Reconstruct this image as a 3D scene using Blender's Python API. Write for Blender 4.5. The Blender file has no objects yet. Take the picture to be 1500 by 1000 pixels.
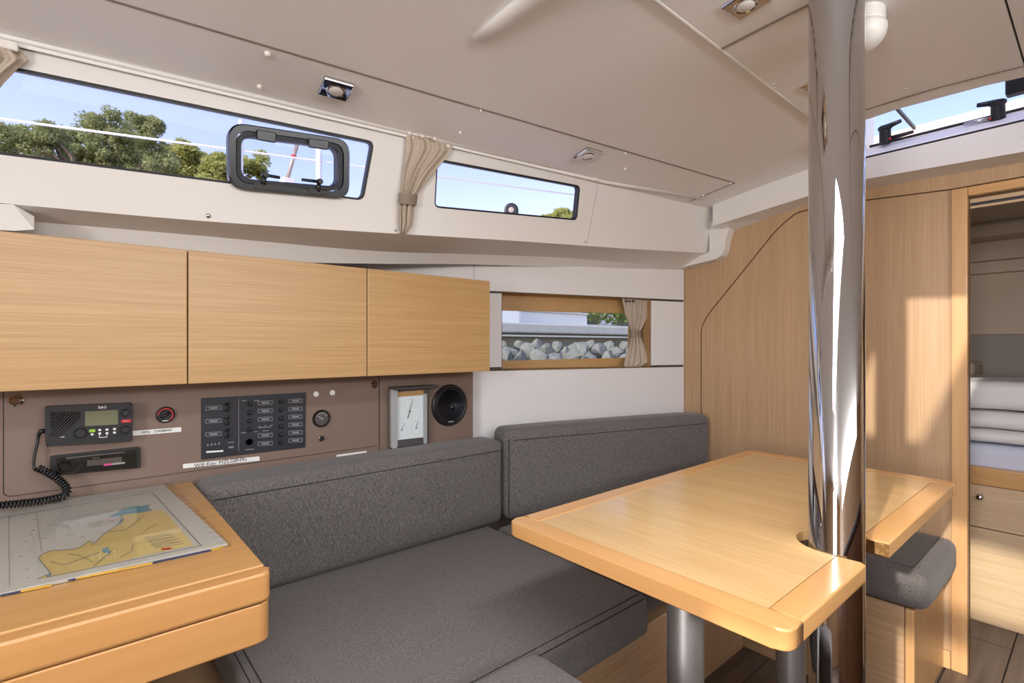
import bpy, bmesh, math, random
from mathutils import Vector as V, Matrix
from mathutils import noise as mnoise
random.seed(7)
scene = bpy.context.scene
COL = scene.collection

# ------------------------------------------------------------------ camera
H = 1.12                      # eye height above the cabin sole
F, HZ, YAW = 750.0, 505.0, math.radians(49.35)
CS, SN = math.cos(YAW), math.sin(YAW)
cam = bpy.data.cameras.new('camera')
cam.sensor_width = 36.0
cam.lens = F / 1500 * 36.0
cam.shift_y = (HZ - 500) / 1500
cam.clip_start = 0.02
cam.clip_end = 500
camo = bpy.data.objects.new('camera', cam)
COL.objects.link(camo)
camo.location = (0, 0, H)
camo.rotation_euler = (math.pi / 2, 0, YAW)
scene.camera = camo

# ------------------------------------------------------------------ sky, sun, daylight openings, exposure
SUN_TRAVEL = V((-0.15, 1.0, -0.40)).normalized()
world = bpy.data.worlds.new('world')
scene.world = world
world.use_nodes = True
wt = world.node_tree
wt.nodes.clear()
w_out = wt.nodes.new('ShaderNodeOutputWorld')
w_bg = wt.nodes.new('ShaderNodeBackground')
w_sky = wt.nodes.new('ShaderNodeTexSky')
w_sky.sky_type = 'NISHITA'
w_sky.sun_disc = False
w_sky.sun_elevation = math.radians(42)
w_sky.sun_rotation = math.atan2(-SUN_TRAVEL.x, -SUN_TRAVEL.y)
w_sky.air_density = 1.0
w_sky.dust_density = 1.0
w_sky.ozone_density = 3.5
w_bg.inputs['Strength'].default_value = 0.46
w_mix = wt.nodes.new('ShaderNodeMix'); w_mix.data_type = 'RGBA'; w_mix.blend_type = 'MULTIPLY'
w_mix.inputs['Factor'].default_value = 1.0
w_mix.inputs['B'].default_value = (1.42, 1.0, 0.95, 1)
wt.links.new(w_sky.outputs[0], w_mix.inputs['A'])
wt.links.new(w_mix.outputs['Result'], w_bg.inputs[0])
wt.links.new(w_bg.outputs[0], w_out.inputs[0])

sun = bpy.data.lights.new('sun', 'SUN')
sun.energy = 5.0
sun.angle = math.radians(1.0)
sun.color = (1.0, 0.93, 0.82)
suno = bpy.data.objects.new('sun', sun)
COL.objects.link(suno)
suno.rotation_euler = SUN_TRAVEL.to_track_quat('-Z', 'Y').to_euler()
suno.location = (2, -8, 6)

def area(name, loc, target, sx, sy, power, color=(1, 1, 1)):
    l = bpy.data.lights.new(name, 'AREA')
    l.shape = 'RECTANGLE'; l.size = sx; l.size_y = sy
    l.energy = power; l.color = color
    o = bpy.data.objects.new(name, l)
    COL.objects.link(o)
    o.location = loc
    o.rotation_euler = (V(target) - V(loc)).to_track_quat('-Z', 'Y').to_euler()
    return o
# added lamps strengthening the daylight from unseen openings: companionway aft, roof hatch overhead, starboard cabin window
area('companionway_daylight_offscreen', (0.31, -1.96, 1.265), (0.11, 1.0, 1.20), 0.60, 1.0, 52, (0.97, 0.985, 1.0))
area('overhead_hatch_daylight_offscreen', (-0.165, 0.3, 1.90), (-0.165, 0.3, 0.0), 0.27, 1.3, 27, (0.97, 0.985, 1.0))
area('starboard_window_daylight_offscreen', (1.30, 0.35, 1.55), (-1.0, 0.35, 1.50), 2.4, 0.25, 40, (0.97, 0.985, 1.0))

scene.view_settings.view_transform = 'Standard'
scene.view_settings.look = 'None'
scene.view_settings.gamma = 1.0
scene.view_settings.use_curve_mapping = False
scene.view_settings.exposure = -0.35

# ------------------------------------------------------------------ survey helpers: sight lines cut with real planes
def ray(u, v):
    a = (u - 750) / F
    return V((-SN + CS * a, CS + SN * a, (HZ - v) / F))
EYE = V((0, 0, H))
def onX(u, v, x): d = ray(u, v); return EYE + d * (x / d.x)
def onY(u, v, y): d = ray(u, v); return EYE + d * (y / d.y)
def onZ(u, v, z): d = ray(u, v); return EYE + d * ((z - H) / d.z)
def onP(u, v, n, c):
    d = ray(u, v)
    return EYE + d * ((c - n.dot(EYE)) / n.dot(d))

# ------------------------------------------------------------------ materials
def lin(c):
    r = []
    for x in c:
        x /= 255.0
        r.append(x / 12.92 if x <= 0.04045 else ((x + 0.055) / 1.055) ** 2.4)
    return (r[0], r[1], r[2], 1.0)

def base_mat(name):
    m = bpy.data.materials.new(name)
    m.use_nodes = True
    nt = m.node_tree
    return m, nt, nt.nodes['Principled BSDF']

def plain(name, c, rough=0.5, metal=0.0, coat=0.0, var=0.05, scale=8.0, bump=0.0, bscale=200.0, emit=None):
    m, nt, b = base_mat(name)
    tc = nt.nodes.new('ShaderNodeTexCoord')
    n = nt.nodes.new('ShaderNodeTexNoise')
    n.inputs['Scale'].default_value = scale
    n.inputs['Detail'].default_value = 3
    nt.links.new(tc.outputs['Object'], n.inputs['Vector'])
    mx = nt.nodes.new('ShaderNodeMix'); mx.data_type = 'RGBA'
    L = lin(c)
    mx.inputs['A'].default_value = tuple(x * (1 - var) for x in L[:3]) + (1,)
    mx.inputs['B'].default_value = tuple(min(1, x * (1 + var)) for x in L[:3]) + (1,)
    nt.links.new(n.outputs['Fac'], mx.inputs['Factor'])
    nt.links.new(mx.outputs['Result'], b.inputs['Base Color'])
    b.inputs['Roughness'].default_value = rough
    b.inputs['Metallic'].default_value = metal
    b.inputs['Coat Weight'].default_value = coat
    b.inputs['Coat Roughness'].default_value = 0.08
    if bump:
        n2 = nt.nodes.new('ShaderNodeTexNoise'); n2.inputs['Scale'].default_value = bscale
        nt.links.new(tc.outputs['Object'], n2.inputs['Vector'])
        bp = nt.nodes.new('ShaderNodeBump'); bp.inputs['Strength'].default_value = bump
        bp.inputs['Distance'].default_value = 0.002
        nt.links.new(n2.outputs['Fac'], bp.inputs['Height'])
        nt.links.new(bp.outputs['Normal'], b.inputs['Normal'])
    if emit:
        b.inputs['Emission Color'].default_value = lin(emit[0]); b.inputs['Emission Strength'].default_value = emit[1]
    return m

def wood(name, c1, c2, sc, rough=0.35, coat=0.0, lo=0.3, hi=0.72, broad=True, detail=4):
    m, nt, b = base_mat(name)
    tc = nt.nodes.new('ShaderNodeTexCoord')
    mp = nt.nodes.new('ShaderNodeMapping'); mp.inputs['Scale'].default_value = sc
    nt.links.new(tc.outputs['Object'], mp.inputs['Vector'])
    n = nt.nodes.new('ShaderNodeTexNoise'); n.inputs['Scale'].default_value = 1.0
    n.inputs['Detail'].default_value = detail; n.inputs['Roughness'].default_value = 0.6
    nt.links.new(mp.outputs[0], n.inputs['Vector'])
    rp = nt.nodes.new('ShaderNodeValToRGB')
    rp.color_ramp.elements[0].position = lo; rp.color_ramp.elements[0].color = lin(c2)
    rp.color_ramp.elements[1].position = hi; rp.color_ramp.elements[1].color = lin(c1)
    nt.links.new(n.outputs['Fac'], rp.inputs['Fac'])
    out = rp.outputs['Color']
    if broad:
        n2 = nt.nodes.new('ShaderNodeTexNoise'); n2.inputs['Scale'].default_value = 0.12
        nt.links.new(mp.outputs[0], n2.inputs['Vector'])
        mx = nt.nodes.new('ShaderNodeMix'); mx.data_type = 'RGBA'; mx.blend_type = 'MULTIPLY'
        mx.inputs['Factor'].default_value = 0.5
        r2 = nt.nodes.new('ShaderNodeValToRGB')
        r2.color_ramp.elements[0].position = 0.3; r2.color_ramp.elements[0].color = (0.82, 0.8, 0.78, 1)
        r2.color_ramp.elements[1].position = 0.7; r2.color_ramp.elements[1].color = (1, 1, 1, 1)
        nt.links.new(n2.outputs['Fac'], r2.inputs['Fac'])
        nt.links.new(out, mx.inputs['A']); nt.links.new(r2.outputs['Color'], mx.inputs['B'])
        out = mx.outputs['Result']
    nt.links.new(out, b.inputs['Base Color'])
    b.inputs['Roughness'].default_value = rough
    b.inputs['Coat Weight'].default_value = coat
    b.inputs['Coat Roughness'].default_value = 0.12
    bp = nt.nodes.new('ShaderNodeBump'); bp.inputs['Strength'].default_value = 0.08
    bp.inputs['Distance'].default_value = 0.001
    nt.links.new(n.outputs['Fac'], bp.inputs['Height'])
    nt.links.new(bp.outputs['Normal'], b.inputs['Normal'])
    return m

def fabric(name, c1, c2, sc, rough=0.95):
    m, nt, b = base_mat(name)
    tc = nt.nodes.new('ShaderNodeTexCoord')
    mp = nt.nodes.new('ShaderNodeMapping'); mp.inputs['Scale'].default_value = sc
    nt.links.new(tc.outputs['Object'], mp.inputs['Vector'])
    n = nt.nodes.new('ShaderNodeTexNoise'); n.inputs['Scale'].default_value = 1.0
    n.inputs['Detail'].default_value = 3; n.inputs['Roughness'].default_value = 0.75
    nt.links.new(mp.outputs[0], n.inputs['Vector'])
    rp = nt.nodes.new('ShaderNodeValToRGB')
    rp.color_ramp.elements[0].position = 0.36; rp.color_ramp.elements[0].color = lin(c2)
    rp.color_ramp.elements[1].position = 0.66; rp.color_ramp.elements[1].color = lin(c1)
    nt.links.new(n.outputs['Fac'], rp.inputs['Fac'])
    nt.links.new(rp.outputs['Color'], b.inputs['Base Color'])
    b.inputs['Roughness'].default_value = rough
    b.inputs['Sheen Weight'].default_value = 0.15
    bp = nt.nodes.new('ShaderNodeBump'); bp.inputs['Strength'].default_value = 0.35
    bp.inputs['Distance'].default_value = 0.001
    nt.links.new(n.outputs['Fac'], bp.inputs['Height'])
    nt.links.new(bp.outputs['Normal'], b.inputs['Normal'])
    return m

def glass(name, tint=(1, 1, 1), refl=1.0):
    m = bpy.data.materials.new(name); m.use_nodes = True
    nt = m.node_tree; nt.nodes.clear()
    o = nt.nodes.new('ShaderNodeOutputMaterial')
    t = nt.nodes.new('ShaderNodeBsdfTransparent'); t.inputs[0].default_value = tuple(tint) + (1,)
    g = nt.nodes.new('ShaderNodeBsdfGlossy'); g.inputs['Roughness'].default_value = 0.02
    fr = nt.nodes.new('ShaderNodeFresnel'); fr.inputs['IOR'].default_value = 1.35
    mu = nt.nodes.new('ShaderNodeMath'); mu.operation = 'MULTIPLY'; mu.inputs[1].default_value = refl
    mx = nt.nodes.new('ShaderNodeMixShader')
    ge = nt.nodes.new('ShaderNodeNewGeometry')
    inv = nt.nodes.new('ShaderNodeMath'); inv.operation = 'SUBTRACT'; inv.inputs[0].default_value = 1.0
    m3 = nt.nodes.new('ShaderNodeMath'); m3.operation = 'MULTIPLY'
    nt.links.new(ge.outputs['Backfacing'], inv.inputs[1])
    nt.links.new(fr.outputs[0], mu.inputs[0]); nt.links.new(mu.outputs[0], m3.inputs[0]); nt.links.new(inv.outputs[0], m3.inputs[1])
    nt.links.new(m3.outputs[0], mx.inputs[0])
    nt.links.new(t.outputs[0], mx.inputs[1]); nt.links.new(g.outputs[0], mx.inputs[2])
    nt.links.new(mx.outputs[0], o.inputs[0])
    return m

M = {}
M['liner'] = plain('moulded_white_liner', (226, 223, 219), 0.42, var=0.02, scale=3, bump=0.03, bscale=500)
M['headliner'] = plain('headliner_panel', (236, 233, 231), 0.38, var=0.02, scale=2, bump=0.03, bscale=700)
M['seam_shade'] = plain('grey_brown_seam_shade', (120, 104, 96), 0.7)
M['rail'] = plain('white_plastic_rail', (236, 234, 230), 0.35, var=0.01)
M['whitewall'] = plain('white_wall_laminate', (222, 220, 220), 0.45, var=0.015, scale=3)
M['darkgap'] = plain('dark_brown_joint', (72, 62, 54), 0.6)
M['oak_y'] = wood('oak_veneer_lengthwise', (198, 162, 112), (178, 138, 90), (300, 4.0, 420), 0.36)
M['oak_z'] = wood('oak_veneer_upright', (196, 164, 130), (176, 142, 106), (260, 260, 3.0), 0.42)
M['oak_x'] = wood('oak_veneer_athwart', (212, 186, 150), (194, 164, 128), (3.0, 110, 130), 0.42)
M['tabletop'] = wood('table_veneer', (224, 188, 134), (212, 172, 114), (5.0, 130, 60), 0.22, coat=0.35)
M['beech_y'] = wood('solid_beech_lengthwise', (206, 154, 96), (190, 136, 78), (14, 1.2, 22), 0.3, coat=0.25)
M['oak_lid'] = wood('chart_table_lid_veneer', (208, 162, 104), (192, 144, 86), (30, 2.0, 40), 0.35, coat=0.1)
M['beech_x'] = wood('solid_beech_athwart', (214, 168, 112), (200, 150, 92), (1.2, 14, 22), 0.3, coat=0.25)
M['beech_z'] = wood('solid_beech_upright', (212, 170, 120), (198, 152, 102), (30, 30, 1.5), 0.38, coat=0.1)
M['table_trim_y'] = wood('table_edge_beech_lengthwise', (224, 174, 112), (212, 156, 94), (16, 1.6, 24), 0.25, coat=0.35)
M['table_trim_x'] = wood('table_edge_beech_athwart', (224, 174, 112), (212, 156, 94), (1.6, 16, 24), 0.25, coat=0.35)
M['darkwood'] = wood('dark_stained_veneer', (120, 78, 48), (92, 58, 34), (4, 3.0, 60), 0.45)
M['oakseat'] = wood('seat_base_veneer', (196, 164, 130), (176, 142, 106), (6, 6.0, 90), 0.4)
M['sole'] = wood('dark_sole_plank', (112, 96, 88), (76, 63, 57), (40, 2.2, 10), 0.42)
M['solebase'] = plain('sole_joint', (36, 30, 27), 0.7)
M['brown'] = plain('taupe_panel', (124, 104, 92), 0.5, var=0.025, scale=4, bump=0.02, bscale=900)
M['brownliner'] = plain('tan_liner', (188, 160, 136), 0.5, var=0.03, scale=4)
M['cushion'] = fabric('charcoal_heather_fabric', (126, 121, 118), (66, 63, 62), (520, 520, 130))
M['cushion_top'] = fabric('charcoal_heather_fabric_seat', (124, 118, 115), (70, 66, 65), (420, 420, 420))
M['thread'] = plain('stitching_thread', (40, 37, 36), 0.9)
M['curtain'] = fabric('beige_curtain_cloth', (198, 184, 168), (182, 167, 150), (300, 300, 300), 0.9)
M['chrome'] = plain('polished_steel', (204, 203, 204), 0.035, metal=1.0, var=0.005)
M['steel'] = plain('satin_steel', (190, 190, 192), 0.25, metal=1.0, var=0.02)
M['alu'] = plain('anodised_aluminium_leg', (150, 147, 144), 0.45, metal=0.7, var=0.03)
M['black'] = plain('black_plastic', (24, 24, 26), 0.42, var=0.08)
M['blackgloss'] = plain('gloss_black_plastic', (14, 14, 15), 0.12, var=0.05)
M['rubber'] = plain('black_rubber_gasket', (20, 22, 30), 0.5, var=0.05)
M['portframe'] = plain('dark_portlight_frame', (16, 18, 26), 0.3, var=0.08)
M['navy'] = plain('switch_panel_face', (36, 38, 46), 0.45, var=0.05)
M['white'] = plain('white_print', (232, 232, 230), 0.5, var=0.01)
M['whiteplastic'] = plain('white_plastic', (236, 232, 226), 0.35, var=0.01)
M['grey'] = plain('grey_print', (150, 150, 152), 0.5, var=0.02)
M['red'] = plain('red_print', (190, 36, 44), 0.45, var=0.03)
M['pink'] = plain('pink_print', (214, 70, 140), 0.45, var=0.03)
M['green'] = plain('green_key', (150, 200, 60), 0.4, var=0.03)
M['lcd'] = plain('olive_lcd', (116, 116, 92), 0.25, var=0.03)
M['dialface'] = plain('pale_dial_face', (214, 224, 226), 0.3, var=0.015)
M['silver'] = plain('silver_painted_metal', (178, 181, 184), 0.38, metal=0.3, var=0.03)
M['slate'] = plain('slate_grey_metal', (84, 80, 80), 0.45, metal=0.2, var=0.04)
M['paper'] = plain('chart_paper', (192, 189, 183), 0.6, var=0.05, scale=14)
M['land'] = plain('chart_land_print', (202, 178, 116), 0.6, var=0.08, scale=30)
M['shoal'] = plain('chart_shallow_print', (104, 146, 160), 0.6, var=0.12, scale=60)
M['landlight'] = plain('chart_note_print', (212, 190, 126), 0.6, var=0.03)
M['ink'] = plain('chart_ink', (112, 108, 104), 0.6, var=0.1)
M['navyblue'] = plain('blue_chart_cover', (38, 50, 92), 0.5)
M['yellow'] = plain('yellow_chart_cover', (226, 180, 60), 0.5)
M['sleeve'] = glass('clear_sleeve', (0.97, 0.97, 0.96), 0.8)
M['pane'] = glass('window_pane', (0.97, 0.98, 1.0), 0.2)
M['panetint'] = glass('hatch_pane', (0.92, 0.96, 0.98), 0.6)
M['panehull'] = glass('hull_window_pane', (0.86, 0.93, 0.95), 0.4)
M['lens'] = plain('frosted_lamp_lens', (226, 222, 216), 0.3, var=0.01)
M['taupe'] = plain('taupe_lamp_bezel', (172, 158, 146), 0.35, metal=0.3)
M['duvet'] = plain('white_duvet_cotton', (232, 229, 228), 0.9, var=0.02, bump=0.5, bscale=30)
M['sheet'] = plain('pale_blue_sheet', (206, 210, 226), 0.9, var=0.02, bump=0.2, bscale=60)
M['cream'] = plain('cream_liner', (222, 206, 182), 0.5, var=0.02)
M['greywall'] = plain('grey_vinyl_lining', (176, 168, 160), 0.6, var=0.02)
M['concrete'] = plain('quay_concrete', (196, 192, 184), 0.9, var=0.16, scale=2.5, bump=0.4, bscale=10)
M['concrete_d'] = plain('stained_quay_face', (146, 134, 112), 0.9, var=0.25, scale=2.0, bump=0.4, bscale=8)
M['rock'] = plain('grey_rock', (128, 127, 118), 0.9, var=0.4, scale=3, bump=0.6, bscale=8)
M['hedge'] = plain('hedge_leaves', (126, 142, 74), 0.8, var=0.35, scale=6)
M['pine'] = plain('pine_needles', (158, 168, 118), 0.8, var=0.35, scale=0.9)
M['pine2'] = plain('pine_needles_bright', (182, 188, 118), 0.8, var=0.3, scale=0.9)
for k_ in ('pine', 'pine2', 'hedge'):          # leaves let light through
    nt_ = M[k_].node_tree; pb_ = nt_.nodes['Principled BSDF']
    tr_ = nt_.nodes.new('ShaderNodeBsdfTranslucent'); ms_ = nt_.nodes.new('ShaderNodeMixShader'); ms_.inputs[0].default_value = 0.4
    nt_.links.new(pb_.inputs['Base Color'].links[0].from_socket, tr_.inputs['Color'])
    nt_.links.new(pb_.outputs[0], ms_.inputs[1]); nt_.links.new(tr_.outputs[0], ms_.inputs[2])
    nt_.links.new(ms_.outputs[0], nt_.nodes['Material Output'].inputs[0])
M['bark'] = plain('pine_bark', (118, 96, 84), 0.9, var=0.3, scale=4)
M['house'] = plain('white_render', (226, 226, 224), 0.8, var=0.03)
M['deck'] = plain('white_deck_gelcoat', (230, 230, 230), 0.4, var=0.02)
M['wire'] = plain('white_coated_wire', (238, 236, 234), 0.4, var=0.01)

# ------------------------------------------------------------------ mesh helpers
def tag(o, label=None, cat=None, group=None, kind=None):
    if label: o['label'] = label
    if cat: o['category'] = cat
    if group: o['group'] = group
    if kind: o['kind'] = kind
    return o

def thing(name, loc, label, cat, group=None, kind=None):
    o = bpy.data.objects.new(name, None)
    COL.objects.link(o)
    o.empty_display_size = 0.05
    o.location = loc
    return tag(o, label, cat, group, kind)

def wloc(o):
    p = V((0, 0, 0))
    while o is not None:
        p += V(o.location); o = o.parent
    return p

def obj(name, bm, mat, parent=None, smooth=False, wn=False):
    """link a bmesh given in world coordinates as ONE mesh object"""
    if parent is not None:
        off = wloc(parent)
        bmesh.ops.translate(bm, verts=bm.verts, vec=-off)
        loc = V((0, 0, 0))
    else:
        zs = [v.co.z for v in bm.verts]
        cx = sum(v.co.x for v in bm.verts) / len(bm.verts); cy = sum(v.co.y for v in bm.verts) / len(bm.verts)
        loc = V((cx, cy, min(zs)))
        bmesh.ops.translate(bm, verts=bm.verts, vec=-loc)
    bmesh.ops.recalc_face_normals(bm, faces=bm.faces)
    if smooth or wn:
        for f in bm.faces: f.smooth = True
    me = bpy.data.meshes.new(name)
    bm.to_mesh(me); bm.free()
    me.materials.append(M[mat] if isinstance(mat, str) else mat)
    o = bpy.data.objects.new(name, me)
    COL.objects.link(o)
    o.location = loc
    o.parent = parent
    if wn:
        md = o.modifiers.new('weighted_normal', 'WEIGHTED_NORMAL'); md.keep_sharp = True; md.weight = 100
    return o

def nb(): return bmesh.new()

def box(bm, x0, x1, y0, y1, z0, z1, bev=0.0, seg=2):
    vs = [bm.verts.new((x, y, z)) for x in (x0, x1) for y in (y0, y1) for z in (z0, z1)]
    fs = [(0, 1, 3, 2), (4, 6, 7, 5), (0, 4, 5, 1), (2, 3, 7, 6), (0, 2, 6, 4), (1, 5, 7, 3)]
    faces = [bm.faces.new([vs[i] for i in f]) for f in fs]
    if bev > 0:
        es = list({e for f in faces for e in f.edges})
        bmesh.ops.bevel(bm, geom=es, offset=bev, segments=seg, profile=0.5, affect='EDGES')
    return bm

def prism(bm, pts, ext, bev=0.0, seg=2):
    """closed polygon (world points) pushed out along ext"""
    ext = V(ext)
    a = [bm.verts.new(p) for p in pts]
    b = [bm.verts.new(V(p) + ext) for p in pts]
    n = len(pts)
    faces = [bm.faces.new(a), bm.faces.new(list(reversed(b)))]
    for i in range(n):
        faces.append(bm.faces.new([a[i], b[i], b[(i + 1) % n], a[(i + 1) % n]]))
    if bev > 0:
        es = [e for f in faces[:2] for e in f.edges]
        bmesh.ops.bevel(bm, geom=list(set(es)), offset=bev, segments=seg, profile=0.5, affect='EDGES')
    return bm

def plate(bm, outer, holes, ext):
    """flat plate with holes, thickness ext"""
    ext = V(ext)
    edges = []
    for loop in [outer] + list(holes):
        vs = [bm.verts.new(p) for p in loop]
        for i in range(len(vs)):
            edges.append(bm.edges.new((vs[i], vs[(i + 1) % len(vs)])))
    r = bmesh.ops.triangle_fill(bm, edges=edges, use_beauty=True, use_dissolve=False, normal=ext.normalized())
    faces = [g for g in r['geom'] if isinstance(g, bmesh.types.BMFace)]
    e = bmesh.ops.extrude_face_region(bm, geom=faces)
    vs = [g for g in e['geom'] if isinstance(g, bmesh.types.BMVert)]
    bmesh.ops.translate(bm, verts=vs, vec=ext)
    return bm

def tube(bm, pts, r, n=8, closed=False):
    pts = [V(p) for p in pts]
    rs = r if isinstance(r, (list, tuple)) else [r] * len(pts)
    rings = []
    prev = None
    N = len(pts)
    for i, p in enumerate(pts):
        if closed: t = pts[(i + 1) % N] - pts[i - 1]
        else: t = pts[min(i + 1, N - 1)] - pts[max(i - 1, 0)]
        t.normalize()
        if prev is None:
            a = V((0, 0, 1)) if abs(t.z) < 0.9 else V((1, 0, 0))
            x = t.cross(a).normalized()
        else:
            x = (prev - t * prev.dot(t)).normalized()
        prev = x
        y = t.cross(x)
        rings.append([bm.verts.new(p + (x * math.cos(2 * math.pi * k / n) + y * math.sin(2 * math.pi * k / n)) * rs[i]) for k in range(n)])
    m = N if closed else N - 1
    for i in range(m):
        A, B = rings[i], rings[(i + 1) % N]
        for k in range(n):
            bm.faces.new([A[k], A[(k + 1) % n], B[(k + 1) % n], B[k]])
    if not closed:
        bm.faces.new(rings[0]); bm.faces.new(list(reversed(rings[-1])))
    return bm

def lathe(bm, o, axis, prof, n=32):
    """prof: list of (radius, height along axis)"""
    o = V(o); ax = V(axis).normalized()
    a = V((0, 0, 1)) if abs(ax.z) < 0.9 else V((1, 0, 0))
    x = ax.cross(a).normalized(); y = ax.cross(x)
    rings = []
    for r, h in prof:
        if r < 1e-6: rings.append([bm.verts.new(o + ax * h)])
        else: rings.append([bm.verts.new(o + ax * h + (x * math.cos(2 * math.pi * k / n) + y * math.sin(2 * math.pi * k / n)) * r) for k in range(n)])
    for A, B in zip(rings, rings[1:]):
        for k in range(n):
            if len(A) == 1 and len(B) == 1: continue
            if len(A) == 1: bm.faces.new([A[0], B[k], B[(k + 1) % n]])
            elif len(B) == 1: bm.faces.new([A[k], A[(k + 1) % n], B[0]])
            else: bm.faces.new([A[k], A[(k + 1) % n], B[(k + 1) % n], B[k]])
    if len(rings[0]) > 1: bm.faces.new(rings[0])
    if len(rings[-1]) > 1: bm.faces.new(list(reversed(rings[-1])))
    return bm

def roundpoly(pts, r, seg=6):
    """round the corners of a planar polygon"""
    out = []
    n = len(pts)
    rr = r if isinstance(r, (list, tuple)) else [r] * n
    for i in range(n):
        p = V(pts[i]); a = V(pts[i - 1]) - p; b = V(pts[(i + 1) % n]) - p
        R = min(rr[i], a.length * 0.49, b.length * 0.49)
        if R < 1e-5: out.append(p); continue
        an, bn = a.normalized(), b.normalized()
        p0, p1 = p + an * R, p + bn * R
        for k in range(seg + 1):
            t = k / seg
            out.append(p0 * (1 - t) ** 2 + p * (2 * t * (1 - t)) + p1 * t ** 2)
    return out

def offset_ring(pts, n, d):
    """offset a planar loop by d (positive: outward from its centre)"""
    c = sum((V(p) for p in pts), V((0, 0, 0))) / len(pts)
    out = []
    N = len(pts)
    for i in range(N):
        t = (V(pts[(i + 1) % N]) - V(pts[i - 1]))
        if t.length < 1e-9: t = V(pts[(i + 1) % N]) - V(pts[i])
        m = t.normalized().cross(n).normalized()
        if m.dot(V(pts[i]) - c) < 0: m = -m
        out.append(V(pts[i]) + m * d)
    return out

def rcushion(x0, x1, y0, y1, z0, z1, r=0.03, puff=(0, 0, 0), n=14, T=None, wob=0.0):
    """soft upholstered block: rounded box with crowned faces"""
    bm = nb()
    bmesh.ops.create_cube(bm, size=2.0)
    bmesh.ops.subdivide_edges(bm, edges=bm.edges, cuts=n, use_grid_fill=True)
    hx, hy, hz = (x1 - x0) / 2, (y1 - y0) / 2, (z1 - z0) / 2
    c = V(((x0 + x1) / 2, (y0 + y1) / 2, (z0 + z1) / 2))
    def warp(t, h):
        # put grid lines close to the corners so that the rounding is well resolved
        k = r / h
        s = abs(t)
        if s > 0.6: s = (1 - k) + (s - 0.6) / 0.4 * k
        else: s = s / 0.6 * (1 - k)
        return math.copysign(s, t)
    for v in bm.verts:
        q = v.co.copy()
        p = V((warp(q.x, hx) * hx, warp(q.y, hy) * hy, warp(q.z, hz) * hz))
        i = V((max(-hx + r, min(hx - r, p.x)), max(-hy + r, min(hy - r, p.y)), max(-hz + r, min(hz - r, p.z))))
        d = p - i
        if d.length > 1e-9:
            p = i + d.normalized() * r
        a, b_, g = abs(p.x / hx), abs(p.y / hy), abs(p.z / hz)
        p.x += math.copysign(1, p.x) * puff[0] * (1 - b_ ** 4) * (1 - g ** 4) * (a > 0.9)
        p.y += math.copysign(1, p.y) * puff[1] * (1 - a ** 4) * (1 - g ** 4) * (b_ > 0.9)
        p.z += math.copysign(1, p.z) * puff[2] * (1 - a ** 4) * (1 - b_ ** 4) * (g > 0.9)
        w = c + p
        if wob:
            nz = mnoise.noise_vector(w * 5.0)
            w += nz * wob
        v.co = T @ w if T else w
    return bm

def txt(name, s, size, o, right, up, mat, parent, extrude=0.0003, align='CENTER'):
    cu = bpy.data.curves.new(name, 'FONT')
    cu.body = s; cu.size = size; cu.extrude = extrude
    cu.align_x = align; cu.align_y = 'CENTER'
    tmp = bpy.data.objects.new(name, cu)
    COL.objects.link(tmp)
    dg = bpy.context.evaluated_depsgraph_get()
    me = bpy.data.meshes.new_from_object(tmp.evaluated_get(dg))
    bpy.data.objects.remove(tmp)
    bpy.data.curves.remove(cu)
    r, u = V(right).normalized(), V(up).normalized()
    n = r.cross(u)
    off = wloc(parent)
    mt = Matrix(((r.x, u.x, n.x, o[0] - off.x), (r.y, u.y, n.y, o[1] - off.y), (r.z, u.z, n.z, o[2] - off.z), (0, 0, 0, 1)))
    me.transform(mt)
    me.name = name
    me.materials.clear(); me.materials.append(M[mat])
    ob = bpy.data.objects.new(name, me)
    COL.objects.link(ob); ob.parent = parent
    return ob

# ================================================================== THE SETTING
YB = 2.31                                     # saloon face of the forward bulkhead
XC = -0.365                                   # centreline of the yacht
def xr(y): return -1.46 + 0.112 * (y + 0.11)  # curtain rail line along the cabin side
def zc(x, y):                                 # cambered underside of the coachroof
    t = abs((x - XC) / (xr(y) - XC))
    return H + 0.72 - 0.095 * t ** 1.6
def onC(u, v, dz=0.0):
    z = 1.82
    for _ in range(25):
        p = onZ(u, v, z); z = 0.5 * z + 0.5 * (zc(p.x, p.y) + dz)
    return onZ(u, v, z)
def cnormal(p):
    e = 0.01
    dx = V((2 * e, 0, zc(p.x + e, p.y) - zc(p.x - e, p.y))); dy = V((0, 2 * e, zc(p.x, p.y + e) - zc(p.x, p.y - e)))
    n = dx.cross(dy).normalized()
    return -n if n.z > 0 else n

# ---- floor of separate planks
bm = nb(); box(bm, -0.95, 1.2, -1.9, 4.3, -0.04, -0.006)
floor = tag(obj('floor', bm, 'solebase'), 'dark cabin sole of brown wooden planks', 'floor', kind='structure')
plank_mesh = None
px0 = -0.93
k = 0
while px0 < 1.15:
    ys = [-1.9, -0.4 - 0.35 * (k % 2), 1.2 + 0.3 * (k % 3), 2.62 - 0.24 * (k % 2), 4.3]
    for a, b in zip(ys, ys[1:]):
        bm = nb(); box(bm, px0 + 0.0015, px0 + 0.1385, a + 0.0015, b - 0.0015, -0.008, 0.0, 0.0012, 1)
        obj('plank', bm, 'sole', floor)
    px0 += 0.14; k += 1

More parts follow.
